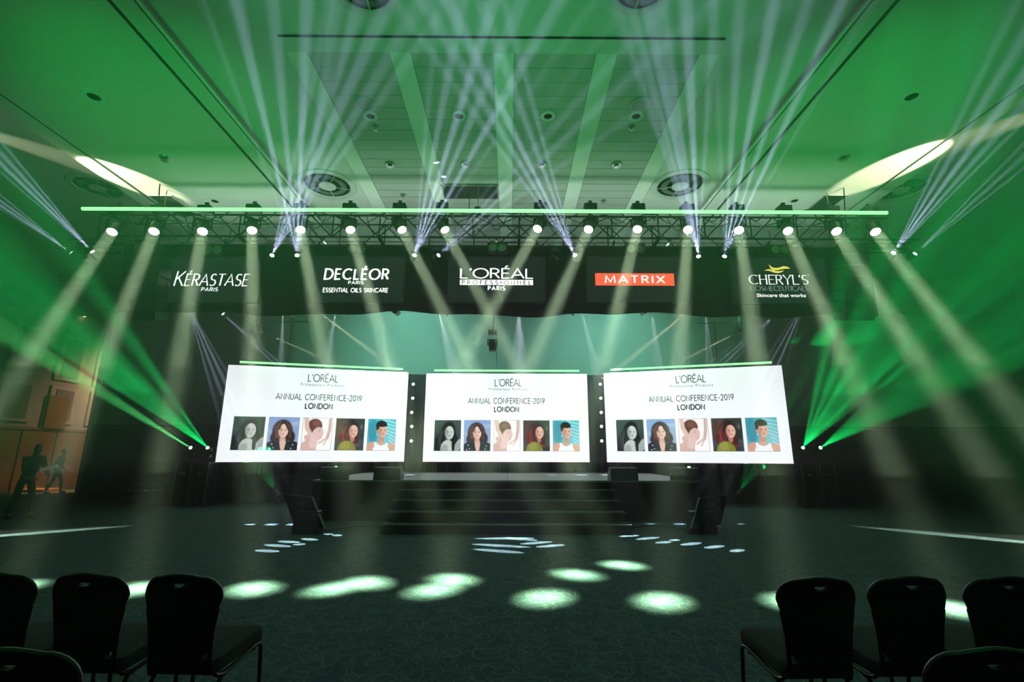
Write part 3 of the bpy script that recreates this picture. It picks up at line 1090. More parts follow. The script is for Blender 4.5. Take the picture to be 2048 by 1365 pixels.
# hoist chains
for px, lab in ((958, 'centre'), (349, 'left'), (1648, 'right')):
    q = at(px, 390, Z=8.0) if px != 958 else at(px, 385, Z=8.1)
    xx_ = q.x
    h_ = thing('chain_hoist', f'chain hoist above the {lab} of the lighting truss', 'hoist', (xx_, 11, 7.2))
    MB().box((0, 0, .22), (.16, .2, .22)).build('hoist_motor', RUBBER, h_, bevel=.02)
    MB().tube([(0, 0, .3), (0, 0, .9)], .012, 6).build('chain', ALU, h_)
    MB().tube([(0, 0, .0), (0, 0, .12)], .02, 6).build('hook', ALU, h_)
    if px == 958:
        MB().tube([(-.22, 0, 0), (-.22, 0, .8)], .010, 6).build('safety_cable', RUBBER, h_)


# ------------------------------------------------------------------ moving heads
WHITE_LENS = glow('wash_lens_white', (1.0, 1.0, .86), 9.0)
BLUE_LENS = glow('beam_lens_blue', (.80, .80, 1.0), 7.0)
GREEN_LENS = glow('beam_lens_green', (.25, 1.0, .35), 8.0)
AMBER_LENS = glow('beam_lens_amber', (1.0, .9, .6), 5.0)
LENSGLASS = mat('unlit_lens_glass', (.10, .12, .11), .12, .2, 0, 9, .1, .8)


def moving_head(name, label, group, P, tgt, s, lens_m, hang=True, cells=True, cat='stage light', drop=None):
    """P: centre of the lit lens; the head tilts in a yoke under (or over) its base"""
    P = Vector(P)
    d = (Vector(tgt) - P).normalized()
    ctr = P - d * .30 * s              # tilt axis
    up = 1 if hang else -1
    bz = ctr.z + up * .36 * s
    t = thing(name, label, cat, (ctr.x, ctr.y, bz + up * .24 * s), 0, group)
    off = Vector((ctr.x, ctr.y, bz + up * .24 * s))
    L = lambda v: Vector(v) - off
    ct = L(ctr)
    MB().box((0, 0, -up * .11 * s), (.36 * s, .26 * s, .20 * s)).build('base', BLACK, t, bevel=.012 * s)
    MB().box((0, 0, up * .03 * s), (.05 * s, .07 * s, .10 * s)).tube([(-.05 * s, 0, up * .09 * s), (.05 * s, 0, up * .09 * s)], .035 * s, 10).build('clamp', TRUSS, t)
    rz = math.atan2(d.y, d.x) + math.pi / 2
    M = Matrix.Translation(ct) @ Matrix.Rotation(rz, 4, 'Z')
    y_ = MB()
    y_.box((0, 0, up * .17 * s), (.42 * s, .10 * s, .05 * s), M)
    for k in (-1, 1): y_.box((k * .20 * s, 0, up * .06 * s), (.035 * s, .11 * s, .26 * s), M)
    y_.build('yoke', BLACK, t, bevel=.008 * s)
    Mh = facing(L(P), d)
    hd = MB().lathe([(0, -.50 * s), (.10 * s, -.49 * s), (.15 * s, -.40 * s), (.165 * s, -.25 * s), (.150 * s, -.10 * s), (.140 * s, .0), (.150 * s, .012 * s), (.128 * s, .014 * s), (.12 * s, -.012 * s)], Mh, 20).build('head', RUBBER, t, smooth=True)
    fin = MB()
    for k in range(8):
        a = 2 * math.pi * k / 8
        fin.box((.158 * s * math.cos(a), .158 * s * math.sin(a), -.33 * s), (.03 * s, .012 * s, .16 * s), Mh @ Matrix.Identity(4))
    fin.build('cooling_fins', BLACK, hd)
    if cells:
        MB().lathe([(0, .002), (.125 * s, .0)], Mh, 20).build('lens_plate', lens_m, hd)
        for q in [(0, 0)] + [(.078 * s * math.cos(R(60 * k)), .078 * s * math.sin(R(60 * k))) for k in range(6)]:
            MB().lathe([(.036 * s, .003), (.032 * s, .014 * s), (0, .02 * s)], Mh @ Matrix.Translation((q[0], q[1], 0)), 10).build('lens_cell', lens_m, hd)
    else:
        MB().lathe([(.118 * s, .0), (.09 * s, .022 * s), (0, .034 * s)], Mh, 16).build('lens', lens_m, hd, smooth=True)
    return t, d


WX = [(224, 464), (308, 463), (405, 463), (504, 461), (601, 460), (701, 460), (804, 460), (890, 460), (1075, 458), (1177, 459), (1275, 459), (1376, 460), (1478, 461), (1576, 462), (1673, 463), (1751, 464)]
WT = [(-250, 1182), (28, 1175), (276, 1178), (507, 1178), (733, 1166), (905, 1160), (1152, 1150), (1245, 1131), (668, 1178), (868, 1181), (1090, 1196), (1325, 1203), (1586, 1205), (1908, 1218), (2160, 1230), (2350, 1230)]
for i, (a, b) in enumerate(zip(WX, WT)):
    P = at(*a, Y=10.45)
    T = at(*b, Z=0)
    t, d = moving_head('wash_light', f'wash moving head with a pale green beam, {nth(i, 16)} on the front truss', 'wash lights along the truss', P, T, .84, WHITE_LENS)
    beam_disk('wash_beam', P + d * .03, T, (.72, 1.0, .60), K_WASH, t, .24, 4.3)


# blue-white beam fixtures; each fan ray leaves at dx/dy slope measured against the room, ending on the ceiling
def fan_up(i, n, src, slopes, yend, where, e=1.0, Ysrc=10.6, col=(.56, .61, 1.0), ang=2.5, mat_=BLUE_LENS):
    P = at(*src, Y=Ysrc)
    tg = [at(src[0] + (src[1] - ye) * sl, ye, Z=8.1) for sl, ye in zip(slopes, yend)]
    mid = tg[len(tg) // 2]
    t, d = moving_head('beam_light', f'small head fanning blue-white beams up, {where}', 'blue beam lights', P, mid, .42, mat_, cells=False)
    fan_light('fan_beam', P + d * .03, tg, col, K_BLUE * e, t, ang)
    return t


def ye(sl, y=-160): return [y] * len(sl)


A = (.71, .59, .46, .35, .22); fan_up(0, 8, (544, 511), A, ye(A), 'first from the left along the header top', .8)
A = (.25, .16, .04, -.095, -.24, -.38); fan_up(1, 8, (594, 511), A, ye(A), 'second from the left along the header top')
A = (.08, .186, .31, .42, .57, .72); fan_up(2, 8, (829, 511), A, ye(A), 'third from the left along the header top')
A = (.73, .90, 1.08, 1.38, 1.75); fan_up(3, 8, (877, 511), A, (-160, -160, -160, -160, -160), 'fourth from the left along the header top', .5)
A = (-1.22, -1.36); fan_up(4, 8, (1101, 511), A, (330, 360), 'fourth from the right along the header top', .07)
A = (-.72, -.60, -.50, -.37, -.27); fan_up(5, 8, (1150, 511), A, ye(A), 'third from the right along the header top')
A = (-.34, -.275, -.205, -.15, -.048, .07); fan_up(6, 8, (1397, 513), A, ye(A), 'second from the right along the header top')
A = (-.055, .059, .194, .326, .46, .59); fan_up(7, 8, (1449, 513), A, ye(A), 'first from the right along the header top')
A = (.48, .60, .74, .88, 1.0); fan_up(0, 4, (1787, 506), A, ye(A, -300), 'inner head beyond the right end of the truss', .8)
A = (.98, 1.12, 1.28); fan_up(0, 4, (1830, 508), A, ye(A, 60), 'outer head beyond the right end of the truss', .4)
A = (-.82, -.93, -1.04, -1.16); fan_up(0, 4, (185, 504), A, ye(A, 60), 'inner head beyond the left end of the truss', .8)
A = (-1.22, -1.36, -1.5, -1.62); fan_up(0, 4, (143, 506), A, ye(A, 160), 'outer head beyond the left end of the truss', .6)


def fan_to(name, label, group, src, Ysrc, slopes, dy, Yt, col, e, ang, lens, hang, s=.42, rad=.02, blend=.6):
    """rays leaving src and crossing the plane Y=Yt dy pixels further on"""
    P = at(*src, Y=Ysrc)
    tg = [at(src[0] + abs(dy) * sl * 1.0, src[1] + dy, Y=Yt) for sl in slopes]
    mid = tg[len(tg) // 2]
    t, d = moving_head(name, label, group, P, mid, s, lens, hang, cells=False)
    if hang: MB().tube([(0, 0, .02), (0, 0, 8.16 - t.location.z)], .014, 6).build('drop_pole', TRUSS, t)
    fan_light('fan_beam', P + d * .03, tg, col, e, t, ang, .1 if not hang else .35)
    return t


BL = (.66, .72, 1.0)
fan_to('beam_light', 'small moving head under the left end of the header, beams down', 'blue beam lights', (374, 606), 13.2, (.28, .38, .48, .58), 190, 12.4, BL, 60000, 2.2, BLUE_LENS, True)
fan_to('beam_light', 'small moving head under the header above the left screen', 'blue beam lights', (446, 628), 13.2, (1.02, 1.16), 110, 13.8, BL, 60000, 2.2, BLUE_LENS, True)
fan_to('beam_light', 'small moving head under the header above the right screen', 'blue beam lights', (1552, 630), 13.2, (-1.40, -1.22, -1.06, -.9), 100, 13.8, BL, 60000, 2.0, BLUE_LENS, True)
fan_to('beam_light', 'small moving head under the right end of the header, beams down', 'blue beam lights', (1608, 606), 13.2, (-.70, -.56, -.42, -.28), 160, 12.6, BL, 50000, 1.9, BLUE_LENS, True)
AM = (1.0, .95, .55)
fan_to('spot_light', 'small spotlight on the left tower throwing a thin amber beam inwards', 'amber spotlights', (525, 665), 14.0, (2.3,), 75, 17.0, AM, 30000, 2.4, AMBER_LENS, True, .35)
fan_to('spot_light', 'small spotlight on the right tower throwing a thin amber beam inwards', 'amber spotlights', (1475, 665), 14.0, (-1.95,), 75, 17.0, AM, 30000, 2.4, AMBER_LENS, True, .35)
fan_to('spot_light', 'small spotlight hidden under the header left of centre, amber beam', 'amber spotlights', (612, 606), 12.9, (1.34,), 135, 16.6, AM, 40000, 3.0, AMBER_LENS, True, .35)
fan_to('spot_light', 'small spotlight hidden under the header right of centre, amber beam', 'amber spotlights', (1398, 606), 12.9, (-1.23,), 130, 16.6, AM, 40000, 3.0, AMBER_LENS, True, .35)
GR = (.0, 1.0, .18)


def up(sl): return [x for x in sl]


fan_to('green_beam_light', 'green moving head on its stand left of the left screen, outer one', 'green beam lights', (381, 896), 15.2, (-1.56, -1.68), -190, 9.0, (.10, 1, .22), K_GREEN * .8, 2.8, GREEN_LENS, False)
fan_to('green_beam_light', 'green moving head on its stand left of the left screen, inner one', 'green beam lights', (415, 896), 15.2, (-.70, -1.02, -1.18, -1.36, -1.5), -250, 9.0, GR, K_GREEN * .5, 4.2, GREEN_LENS, False)
fan_to('green_beam_light', 'green moving head on its stand right of the right screen, inner one', 'green beam lights', (1606, 896), 15.2, (.22, .42, .62, .82, 1.02, 1.25), -290, 8.5, GR, K_GREEN * .7, 3.8, GREEN_LENS, False)
fan_to('green_beam_light', 'green moving head on its stand right of the right screen, outer one', 'green beam lights', (1641, 896), 15.2, (1.05, 1.3, 1.55, 1.8, 2.1, 2.45), -200, 8.5, GR, K_GREEN * .45, 3.6, GREEN_LENS, False)
fan_to('green_beam_light', 'green moving head on the floor behind the left monitor stand', 'green beam lights', (551, 982), 15.3, (-1.0, -.78, -.56, -.34, -.16), -75, 15.8, GR, 15000, 6, GREEN_LENS, False)
fan_to('green_beam_light', 'green moving head on the floor behind the right monitor stand', 'green beam lights', (1481, 982), 15.3, (1.0, .78, .56, .34, .18), -75, 15.8, GR, 15000, 6, GREEN_LENS, False)
fan_to('green_beam_light', 'green moving head on the stage hidden behind the left screen', 'green beam lights', (672, 935), 17.0, (-.3, -.1, .1, .3), -300, 14.0, GR, 70000, 4.5, GREEN_LENS, False)
fan_to('green_beam_light', 'green moving head on the stage hidden behind the right screen', 'green beam lights', (1378, 935), 17.0, (-.33, -.15, .05, .25), -300, 14.0, GR, 80000, 4.5, GREEN_LENS, False)

# stands that carry the green side heads
for px, lab in ((381, 'outer left'), (415, 'inner left'), (1606, 'inner right'), (1641, 'outer right')):
    q = at(px, 896, Y=15.3)
    t = thing('light_stand', f'black case the {lab} green moving head stands on', 'stand', (q.x, 15.35, 0))
    MB().box((0, 0, .65), (.46, .46, 1.24)).build('case_body', RUBBER, t, bevel=.015)
    for a in (-1, 1):
        for b in (-1, 1): MB().box((a * .225, b * .225, .65), (.03, .03, 1.25)).build('corner_edge', ALU, t)
    MB().box((0, -.24, .95), (.14, .02, .05)).build('latch', ALU, t)

# hidden support towers for the amber spots
for px, lab in ((579, 'left'), (1432, 'right')):
    q = at(px, 690, Y=17.35)
    t = thing('light_tower', f'slim black upright pole standing behind the {lab} screen', 'pole', (q.x, 17.35, 0))
    MB().tube([(0, 0, 0), (0, 0, 6.4)], .035, 8).build('pole', TRUSS, t)
    MB().box((0, 0, .015), (.3, .3, .03)).build('base_plate', BLACK, t)
    MB().tube([(-.6, 0, 6.3), (.6, 0, 6.3)], .025, 8).build('cross_bar', TRUSS, t)

# fixture hanging in the centre
t, d = moving_head('centre_moving_head', 'dark unlit moving head hanging in the centre below the header', None, at(985, 700, Y=14.5), at(985, 900, Y=13), .75, LENSGLASS, cells=False)
MB().tube([(.02, .02, .1), (.02, .02, 8.15 - t.location.z)], .02, 8).build('drop_pole', TRUSS, t)
MB().tube([(.12, 0, 0), (.14, 0, -1.1)], .007, 6).build('hanging_cable', RUBBER, t)

# eight strobe panels poking out below the header; they throw slashes of light on the carpet
SL = {0: [((512, 1101), (556, 1104)), ((530, 1090), (580, 1094))], 1: [((556, 1083), (600, 1086)), ((585, 1090), (612, 1089)), ((604, 1078), (635, 1081))],
      2: [((650, 1068), (664, 1070)), ((668, 1070), (681, 1073))], 3: [((948, 1099), (1042, 1106)), ((945, 1089), (1055, 1095))],
      4: [((1040, 1089), (1106, 1084)), ((1072, 1095), (1130, 1090)), ((950, 1078), (1070, 1077)), ((1010, 1076), (1075, 1082))],
      5: [((1238, 1074), (1278, 1071)), ((1272, 1080), (1318, 1075))], 6: [((1312, 1087), (1342, 1084)), ((1340, 1082), (1358, 1080)), ((1362, 1091), (1402, 1086))],
      7: [((1412, 1097), (1446, 1092)), ((1462, 1104), (1486, 1100))]}
for i, px in enumerate((575, 680, 785, 885, 1030, 1155, 1295, 1402)):
    s = -1 if px < 1000 else 1
    q = at(px, 630, Y=11.9)
    t = thing('strobe_panel', f'tilted strobe panel peeping out under the header, {nth(i, 8)}', 'stage light', (q.x, 11.9, q.z + .22), 0, 'strobe panels under the header')
    M = Matrix.Rotation(s * R(-38), 4, 'Y')
    MB().box((0, 0, -.05), (.46, .26, .12), M).build('housing', RUBBER, t, bevel=.01)
    MB().box((0, 0, -.125), (.42, .22, .016), M).build('front_rim', ALU, t)
    MB().tube([(0, 0, 0), (0, -.14, 6.57 - t.location.z)], .02, 8).build('hanger', TRUSS, t)
    p = Vector((q.x, 11.9, q.z + .22)) + M @ Vector((0, -.05, -.16))
    for a, b in SL[i]:
        A_, B_ = at(*a, Z=0), at(*b, Z=0)
        mid = (A_ + B_) / 2
        dist = (mid - p).length
        ax = (B_ - A_).length
        dv = (mid - p).normalized()
        # spin so the long axis of the slash lies along the line a-b
        Q = dv.to_track_quat('-Z', 'Y').to_matrix()
        loc = Q.transposed() @ (B_ - A_).normalized()
        link_light('slash_light', 'SPOT', p, mid, (.80, .86, 1.0), 14000, t, ang=2 * math.degrees(math.atan(ax / 2 / dist)), blend=.1, rad=.004,
                   sx=1, sy=min(1, .16 / ax + .05), spin=math.atan2(loc.y, loc.x))

# two-lamp blinders on the header top
for i, (px, py) in enumerate(((423, 499), (712, 497), (995, 494), (1272, 496), (1562, 498))):
    q = at(px, py, Y=11.0)
    t = thing('blinder', f'pair of round unlit blinder lamps above the header, {nth(i, 5)}' if i != 2 else 'pair of round unlit blinder lamps above the centre of the header', 'stage light', (q.x, 11.05, q.z), 0, 'blinders above the header')
    MB().box((0, .06, 0), (.50, .12, .28)).build('housing', BLACK, t, bevel=.01)
    for s in (-1, 1):
        M = facing((s * .115, -.01, 0), (0, -1, 0))
        MB().lathe([(.105, 0), (.105, .012), (.095, .02), (.07, -.01), (0, -.02)], M, 20).build('lamp', mat('frosted_lamp_glass', (.34, .36, .30), .3, .2), t, smooth=True)
    MB().box((0, .14, .14), (.05, .16, .06)).build('bracket', TRUSS, t)

# ------------------------------------------------------------------ header with five logo screens
YH = 11.35
hx0, hx1 = at(238, 560, Y=YH).x, at(1745, 560, Y=YH).x
zt_, zb2 = at(995, 492, Y=YH).z, at(995, 628, Y=YH).z
hd = thing('header_banner', 'long black cloth header hanging under the lighting truss', 'banner', ((hx0 + hx1) / 2, YH, zb2))
n = 90
vs, fs = [], []
hw = (hx1 - hx0) / 2
for i in range(n + 1):
    x = -hw + 2 * hw * i / n
    sag = .05 * math.sin(i * .23) + .03 * math.sin(i * .61)
    for z in (sag, 1.0, zt_ - zb2): vs.append((x, .05 + .02 * math.sin(i * .9) * (1 - z / 3), z))
for i in range(n):
    for j in range(2): fs.append((3 * i + j, 3 * i + 3 + j, 3 * i + 4 + j, 3 * i + 1 + j))
o = MB().add(vs, fs).build('cloth', CLOTH, hd)
m_ = o.modifiers.new('thick', 'SOLIDIFY')
m_.thickness = .012
MB().box((0, .07, zt_ - zb2), (2 * hw, .05, .05)).build('top_batten', TRUSS, hd)
for k in range(10):
    MB().box((-hw + .6 + k * (2 * hw - 1.2) / 9, -.02, zt_ - zb2 + .06), (.04, .2, .09)).build('hanging_strap', TRUSS, hd)
for s in (-1, 1):
    MB().box((s * hw, .15, (zt_ - zb2) / 2 - .02), (.03, .26, zt_ - zb2)).build('side_cloth', CLOTH, hd)

TXT = glow('logo_white', (.95, .95, .95), 1.7)
TXTG = glow('logo_grey', (.30, .36, .34), 1.3)
REDP = glow('logo_red', (1.0, .12, .055), 1.35)
GOLD = glow('logo_gold', (.86, .72, .13), 1.3)
PANEL = glow('logo_screen_black', (.010, .016, .014), 1.0)
INKB = glow('logo_dark_ink', (.02, .025, .025), 1.0)
logos = [(423, 560, 'reading KERASTASE PARIS'), (712, 560, 'reading DECLEOR PARIS'), (993, 560, 'reading L OREAL PROFESSIONNEL PARIS'),
         (1270, 560, 'with a red MATRIX bar'), (1557, 562, 'reading CHERYLS COSMECEUTICALS under a gold wave')]
labs = ['black logo screen with slanted white capitals, leftmost on the header', 'black logo screen with bold white capitals, second from the left',
        'black logo screen with a white outlined word and bar, centre of the header', 'black logo screen with a red bar, second from the right on the header',
        'black logo screen with a gold wave over serif capitals, rightmost on the header']
for i, ((px, py, _), lab) in enumerate(zip(logos, labs)):
    q = at(px, py, Y=YH - .05)
    t = thing('logo_screen', lab, 'screen', (q.x, YH - .08, q.z), 0, 'logo screens on the header')
    MB().box((0, .05, 0), (2.42, .08, 1.22)).build('housing', BLACK, t)
    MB().box((0, 0, 0), (2.38, .01, 1.18)).build('display', PANEL, t)

    def P2(x, y_):
        return at(x, y_, Y=YH - .08) - Vector((q.x, YH - .08, q.z))

    def LT(txt, x0, x1, y0, y1, m, **k):
        a, b = P2(x0, (y0 + y1) / 2), P2(x1, (y0 + y1) / 2)
        h = P2(x0, y0).z - P2(x0, y1).z
        return lettering(t, txt, (a.x + b.x) / 2, (a.z + b.z) / 2, h, m, width=b.x - a.x, y=-.012, **k)
    if i == 0:
        LT('KÉRASTASE', 349, 497, 549, 572, TXT, wt=.135, con=.45, slant=.14, track=.12, first=1.28)
        LT('PARIS', 403, 436, 576, 583, TXT, wt=.16, slant=.1, track=.22)
    if i == 1:
        LT('DECLÉOR', 649, 777, 539, 559, TXT, wt=.20, con=.7, slant=.06, track=.20)
        LT('PARIS', 697, 727, 563, 569, TXT, wt=.17, track=.22)
        LT('ESSENTIAL OILS SKINCARE', 646, 776, 577, 585, TXT, wt=.21, slant=.05, track=.18)
    if i == 2:
        LT("L'ORÉAL", 920, 1066, 538, 557, TXT, wt=.115, track=.10)
        a, b = P2(920, 560), P2(1066, 571)
        MB().box(((a.x + b.x) / 2, -.009, (a.z + b.z) / 2), (b.x - a.x, .004, a.z - b.z)).build('name_bar', TXT, t)
        LT('PROFESSIONNEL', 924, 1062, 562, 569.5, INKB, wt=.17, track=.55)
        LT('PARIS', 976, 1010, 573.5, 581, TXT, wt=.22, track=.3)
    if i == 3:
        a, b = P2(1190, 547), P2(1349, 572)
        MB().box(((a.x + b.x) / 2, -.007, (a.z + b.z) / 2), (b.x - a.x, .004, a.z - b.z)).build('red_bar', REDP, t)
        LT('MATRIX', 1210, 1329, 552.5, 566.5, TXT, wt=.15, track=.30)
    if i == 4:
        def PL(pts):
            v = [(P2(x, y_).x, -.012, P2(x, y_).z) for x, y_ in pts]
            return v
        up_ = [(1537, 529), (1543, 535), (1550, 537), (1558, 536), (1566, 533), (1574, 534), (1580, 538), (1572, 538), (1563, 539), (1555, 541), (1547, 541), (1540, 537)]
        lo_ = [(1528, 542), (1536, 539), (1544, 540), (1552, 543), (1560, 543), (1568, 541), (1563, 545), (1556, 547), (1548, 546), (1540, 543), (1534, 542)]
        for pts in (up_, lo_):
            MB().add(PL(pts), [tuple(range(len(pts)))[::-1]]).build('gold_wave', GOLD, t)
        LT("CHERYL'S", 1498, 1615, 551, 569, TXT, wt=.115, con=.35, track=.13, serif=.09)
        LT('COSMECEUTICALS', 1500, 1616, 573, 582, TXTG, wt=.11, con=.4, track=.12, serif=.07)
        a, b = P2(1513, 591), P2(1611, 591)
        set_text(t, 'Skincare that works', (a.x + b.x) / 2, a.z, .125, TXT, width=b.x - a.x, y=-.012, off=.015)
        a = P2(1616, 551)
        MB().lathe([(.02, 0), (.02, .002), (.014, .002), (.014, 0)], facing((a.x, -.012, a.z), (0, -1, 0)), 10).build('registered_mark', TXTG, t)

# ------------------------------------------------------------------ hanging line array loudspeakers at the header ends
for s, px, lab in ((-1, 280, 'left'), (1, 1722, 'right')):
    q0, q1 = at(px, 492, Y=10.9), at(px, 640, Y=10.9)
    t = thing('line_array', f'black line array loudspeaker hanging at the {lab} end of the header', 'speaker', (q1.x, 10.95, q1.z))
    hh = (q0.z - q1.z)
    n = 7
    ang = 0.0
    y0, z0 = 0.0, hh
    for k in range(n):
        ang = R(.5 + k * 1.7)
        h = hh / n
        M = Matrix.Translation((0, y0, z0 - h / 2)) @ Matrix.Rotation(ang, 4, 'X')
        c = MB().prism([(-.19, -h / 2 + .012), (.22, -h / 2 + .05), (.22, h / 2 - .05), (-.19, h / 2 - .012)], -.34, .34, M, axis='x').build('cabinet', RUBBER, t)
        MB().box((0, -.198, 0), (.62, .012, h - .07), M).build('grille', BLACK, c)
        y0 += math.sin(ang) * h
        z0 -= math.cos(ang) * h
    MB().tube([(-.3, 0, hh), (0, 0, hh + .12), (.3, 0, hh)], .02, 6).build('fly_frame', TRUSS, t)
    MB().tube([(0, 0, hh + .1), (0, -.2, 8.0 - q1.z)], .015, 6).build('sling', TRUSS, t)
# outrigger bars with the side beam heads
for s, px0, px1, lab in ((-1, 128, 222, 'left'), (1, 1745, 1850, 'right')):
    a, b = at(px0, 487, Y=10.75), at(px1, 487, Y=10.75)
    t = thing('outrigger_truss', f'short black truss section reaching out beyond the {lab} end of the header', 'truss', ((a.x + b.x) / 2, 10.95, a.z))
    hw2 = (b.x - a.x) / 2
    for yy in (-.12, .12):
        for zz in (-.1, .14): MB().tube([(-hw2, yy, zz), (hw2, yy, zz)], .022, 8).build('chord', TRUSS, t)
    for k in range(4):
        x = -hw2 + k * hw2 / 2
        MB().tube([(x, -.12, -.1 if k % 2 else .14), (x + hw2 / 2, -.12, .14 if k % 2 else -.1)], .013, 6).build('brace', TRUSS, t)

# ------------------------------------------------------------------ ceiling fittings
def diffuser(px, py, Z, r, label):
    q = at(px, py, Z=Z)
    t = thing('ceiling_diffuser', label, 'air vent', (q.x, q.y, Z - .002), 0, 'round ceiling air diffusers')
    MB().lathe([(r, 0), (r * .98, -.02), (r * .80, -.035), (r * .76, -.01), (r * .76, 0)], n=32).build('rim', METALW, t, smooth=True)
    MB().lathe([(r * .765, -.004), (0, -.004)], n=32).build('recess', DARK, t)
    MB().lathe([(0, -.03), (r * .28, -.05), (r * .30, -.035), (r * .2, -.012)], n=20).build('centre_disc', METALW, t, smooth=True)
    for k in range(5):
        M = Matrix.Rotation(R(72 * k + 20), 4, 'Z')
        MB().box((r * .52, 0, -.022), (r * .46, .018, .02), M).build('vane', METALW, t)
    for k in range(2):
        MB().lathe([(r * (.45 + .16 * k), -.018), (r * (.47 + .16 * k), -.026), (r * (.49 + .16 * k), -.012)], n=28).build('inner_ring', mat('dark_vane', (.1, .1, .1), .6), t)
    return t


diffuser(655, 370, ZK, .72, 'large round air diffuser in the ceiling left of centre, just above the light tube')
diffuser(1360, 370, ZK, .72, 'large round air diffuser in the ceiling right of centre, just above the light tube')
diffuser(728, -28, ZK, .50, 'round air diffuser at the top edge of the photo, left one')
diffuser(1285, -30, ZK, .50, 'round air diffuser at the top edge of the photo, right one')
diffuser(196, 374, ZO, .66, 'round air diffuser in the raised outer ceiling bay, left side')
diffuser(1803, 378, ZO, .66, 'round air diffuser in the raised outer ceiling bay, right side')


def downlight(px, py, Z, r, label, kind=0):
    q = at(px, py, Z=Z)
    nm = ['downlight', 'ceiling_speaker', 'sprinkler'][kind]
    t = thing(nm, label, ['ceiling light', 'speaker', 'sprinkler'][kind], (q.x, q.y, Z), 0, ['unlit recessed downlights', 'ceiling speakers', 'ceiling sprinklers'][kind])
    if kind == 0:
        MB().lathe([(r, 0), (r * .97, -.012), (r * .55, -.018), (r * .5, .0)], n=24).build('trim_ring', PAINT, t, smooth=True)
        MB().lathe([(r * .52, -.006), (0, -.006)], n=20).build('lamp_well', DARK, t)
    elif kind == 1:
        MB().lathe([(r, 0), (r, -.012), (r * .9, -.018), (r * .88, -.008)], n=28).build('rim', METALW, t, smooth=True)
        MB().lathe([(r * .89, -.01), (0, -.012)], n=28).build('grille', mat('speaker_grille', (.30, .31, .30), .6, 0, .3, 200), t)
    else:
        MB().lathe([(r, 0), (r * .9, -.02), (r * .3, -.03), (r * .3, -.06), (r * .6, -.065), (r * .6, -.072), (0, -.075)], n=14).build('sprinkler_head', ALU, t, smooth=True)
    return t


downlight(188, 193, ZC, .20, 'recessed downlight in the left ceiling band above the bright streak')
downlight(1823, 193, ZC, .20, 'recessed downlight in the right ceiling band above the bright streak')
downlight(430, 402, ZC, .17, 'recessed downlight in the left ceiling band just above the light tube')
downlight(1589, 401, ZC, .17, 'recessed downlight in the right ceiling band just above the light tube')
for i, px in enumerate((741, 918, 1096, 1272)):
    downlight(px, 232, ZK, .155, f'recessed downlight in the planked ceiling, {nth(i, 4)} of the row of four')
for i, (px, py) in enumerate(((330, 316), (780, 330), (932, 329), (1083, 329), (1233, 330), (1687, 315))):
    downlight(px, py, ZC if i in (0, 5) else ZK, .12, f'small flush ceiling fitting, {nth(i, 6)} of the middle row', 2)
for i, (px, py) in enumerate(((806, 391), (1207, 403), (751, 255), (1263, 255))):
    downlight(px, py, ZK, .07, ['tiny sprinkler over the truss left of the ceiling slot', 'tiny sprinkler over the truss right of the ceiling slot',
                                'tiny sprinkler under the left round ceiling speaker', 'tiny sprinkler under the right round ceiling speaker'][i], 2)
downlight(732, 209, ZK, .19, 'round white ceiling speaker left of centre in the planked ceiling', 1)
downlight(1280, 209, ZK, .19, 'round white ceiling speaker right of centre in the planked ceiling', 1)
# dark rigging slots
for i, (x0, x1, y0, y1, Z, lab) in enumerate(((883, 996, 370, 397, ZK, 'centre'), (330, 362, 401, 420, ZC, 'left'), (1630, 1664, 401, 420, ZC, 'right'))):
    if i == 0:
        a, b = at(883, 370, Z=Z), at(996, 397, Z=Z)
        b = Vector((at(995, 370, Z=Z).x, b.y, Z))
    else:
        c = at((x0 + x1) / 2, 410, Z=Z)
        a, b = c + Vector((-.28, -.5, 0)), c + Vector((.28, .5, 0))
    t = thing('rigging_hatch', f'open dark rigging hatch in the ceiling above the {lab} of the truss', 'hatch', ((a.x + b.x) / 2, (a.y + b.y) / 2, Z))
    wx, wy = abs(b.x - a.x), abs(b.y - a.y)
    MB().box((0, 0, -.008), (wx, wy, .012)).build('opening', DARK, t)
    fr_ = MB().box((0, wy / 2, -.012), (wx + .04, .02, .022)).box((0, -wy / 2, -.012), (wx + .04, .02, .022)).box((wx / 2, 0, -.012), (.02, wy, .022)).box((-wx / 2, 0, -.012), (.02, wy, .022))
    fr_.build('hatch_frame', WALLP, t)

# profile spots that graze the ceiling and the carpet
def streak(p, a, b, wid, col, e, nm, blend=.2, flip=1):
    A_, B_ = Vector(a), Vector(b)
    p = Vector(p)
    mid = (A_ + B_) / 2
    da, db = (A_ - p).normalized(), (B_ - p).normalized()
    dv = (da + db).normalized()
    angl = math.degrees(da.angle(db))
    Q = dv.to_track_quat('-Z', 'Y').to_matrix()
    loc = Q.transposed() @ (db - da).normalized()
    link_light(nm, 'SPOT', p, p + dv, col, e, None, ang=angl, blend=blend, rad=.01, sx=1, sy=wid, spin=math.atan2(loc.y, loc.x))


for s, P_, Q_ in ((-1, (150, 314), (392, 414)), (1, (1905, 280), (1642, 402))):
    a, b = at(*P_, Z=ZC), at(*Q_, Z=ZC)
    u = (a - b).normalized()
    streak(a + u * 2.8 + Vector((0, 0, -.42)), a, b, 4.2, (1.0, .95, .62), 20000, 'profile_spot_ceiling', .35)
    g = at(-10, 1073, Z=0) if s < 0 else at(2058, 1086, Z=0)
    h = at(278, 1051, Z=0) if s < 0 else at(1688, 1051, Z=0)
    u = (g - h).normalized()
    streak(g + u * 3.6 + Vector((0, 0, .30)), g + u * .6, h, 2.2, (.85, 1.0, .85), 38000, 'profile_spot_floor', .3)

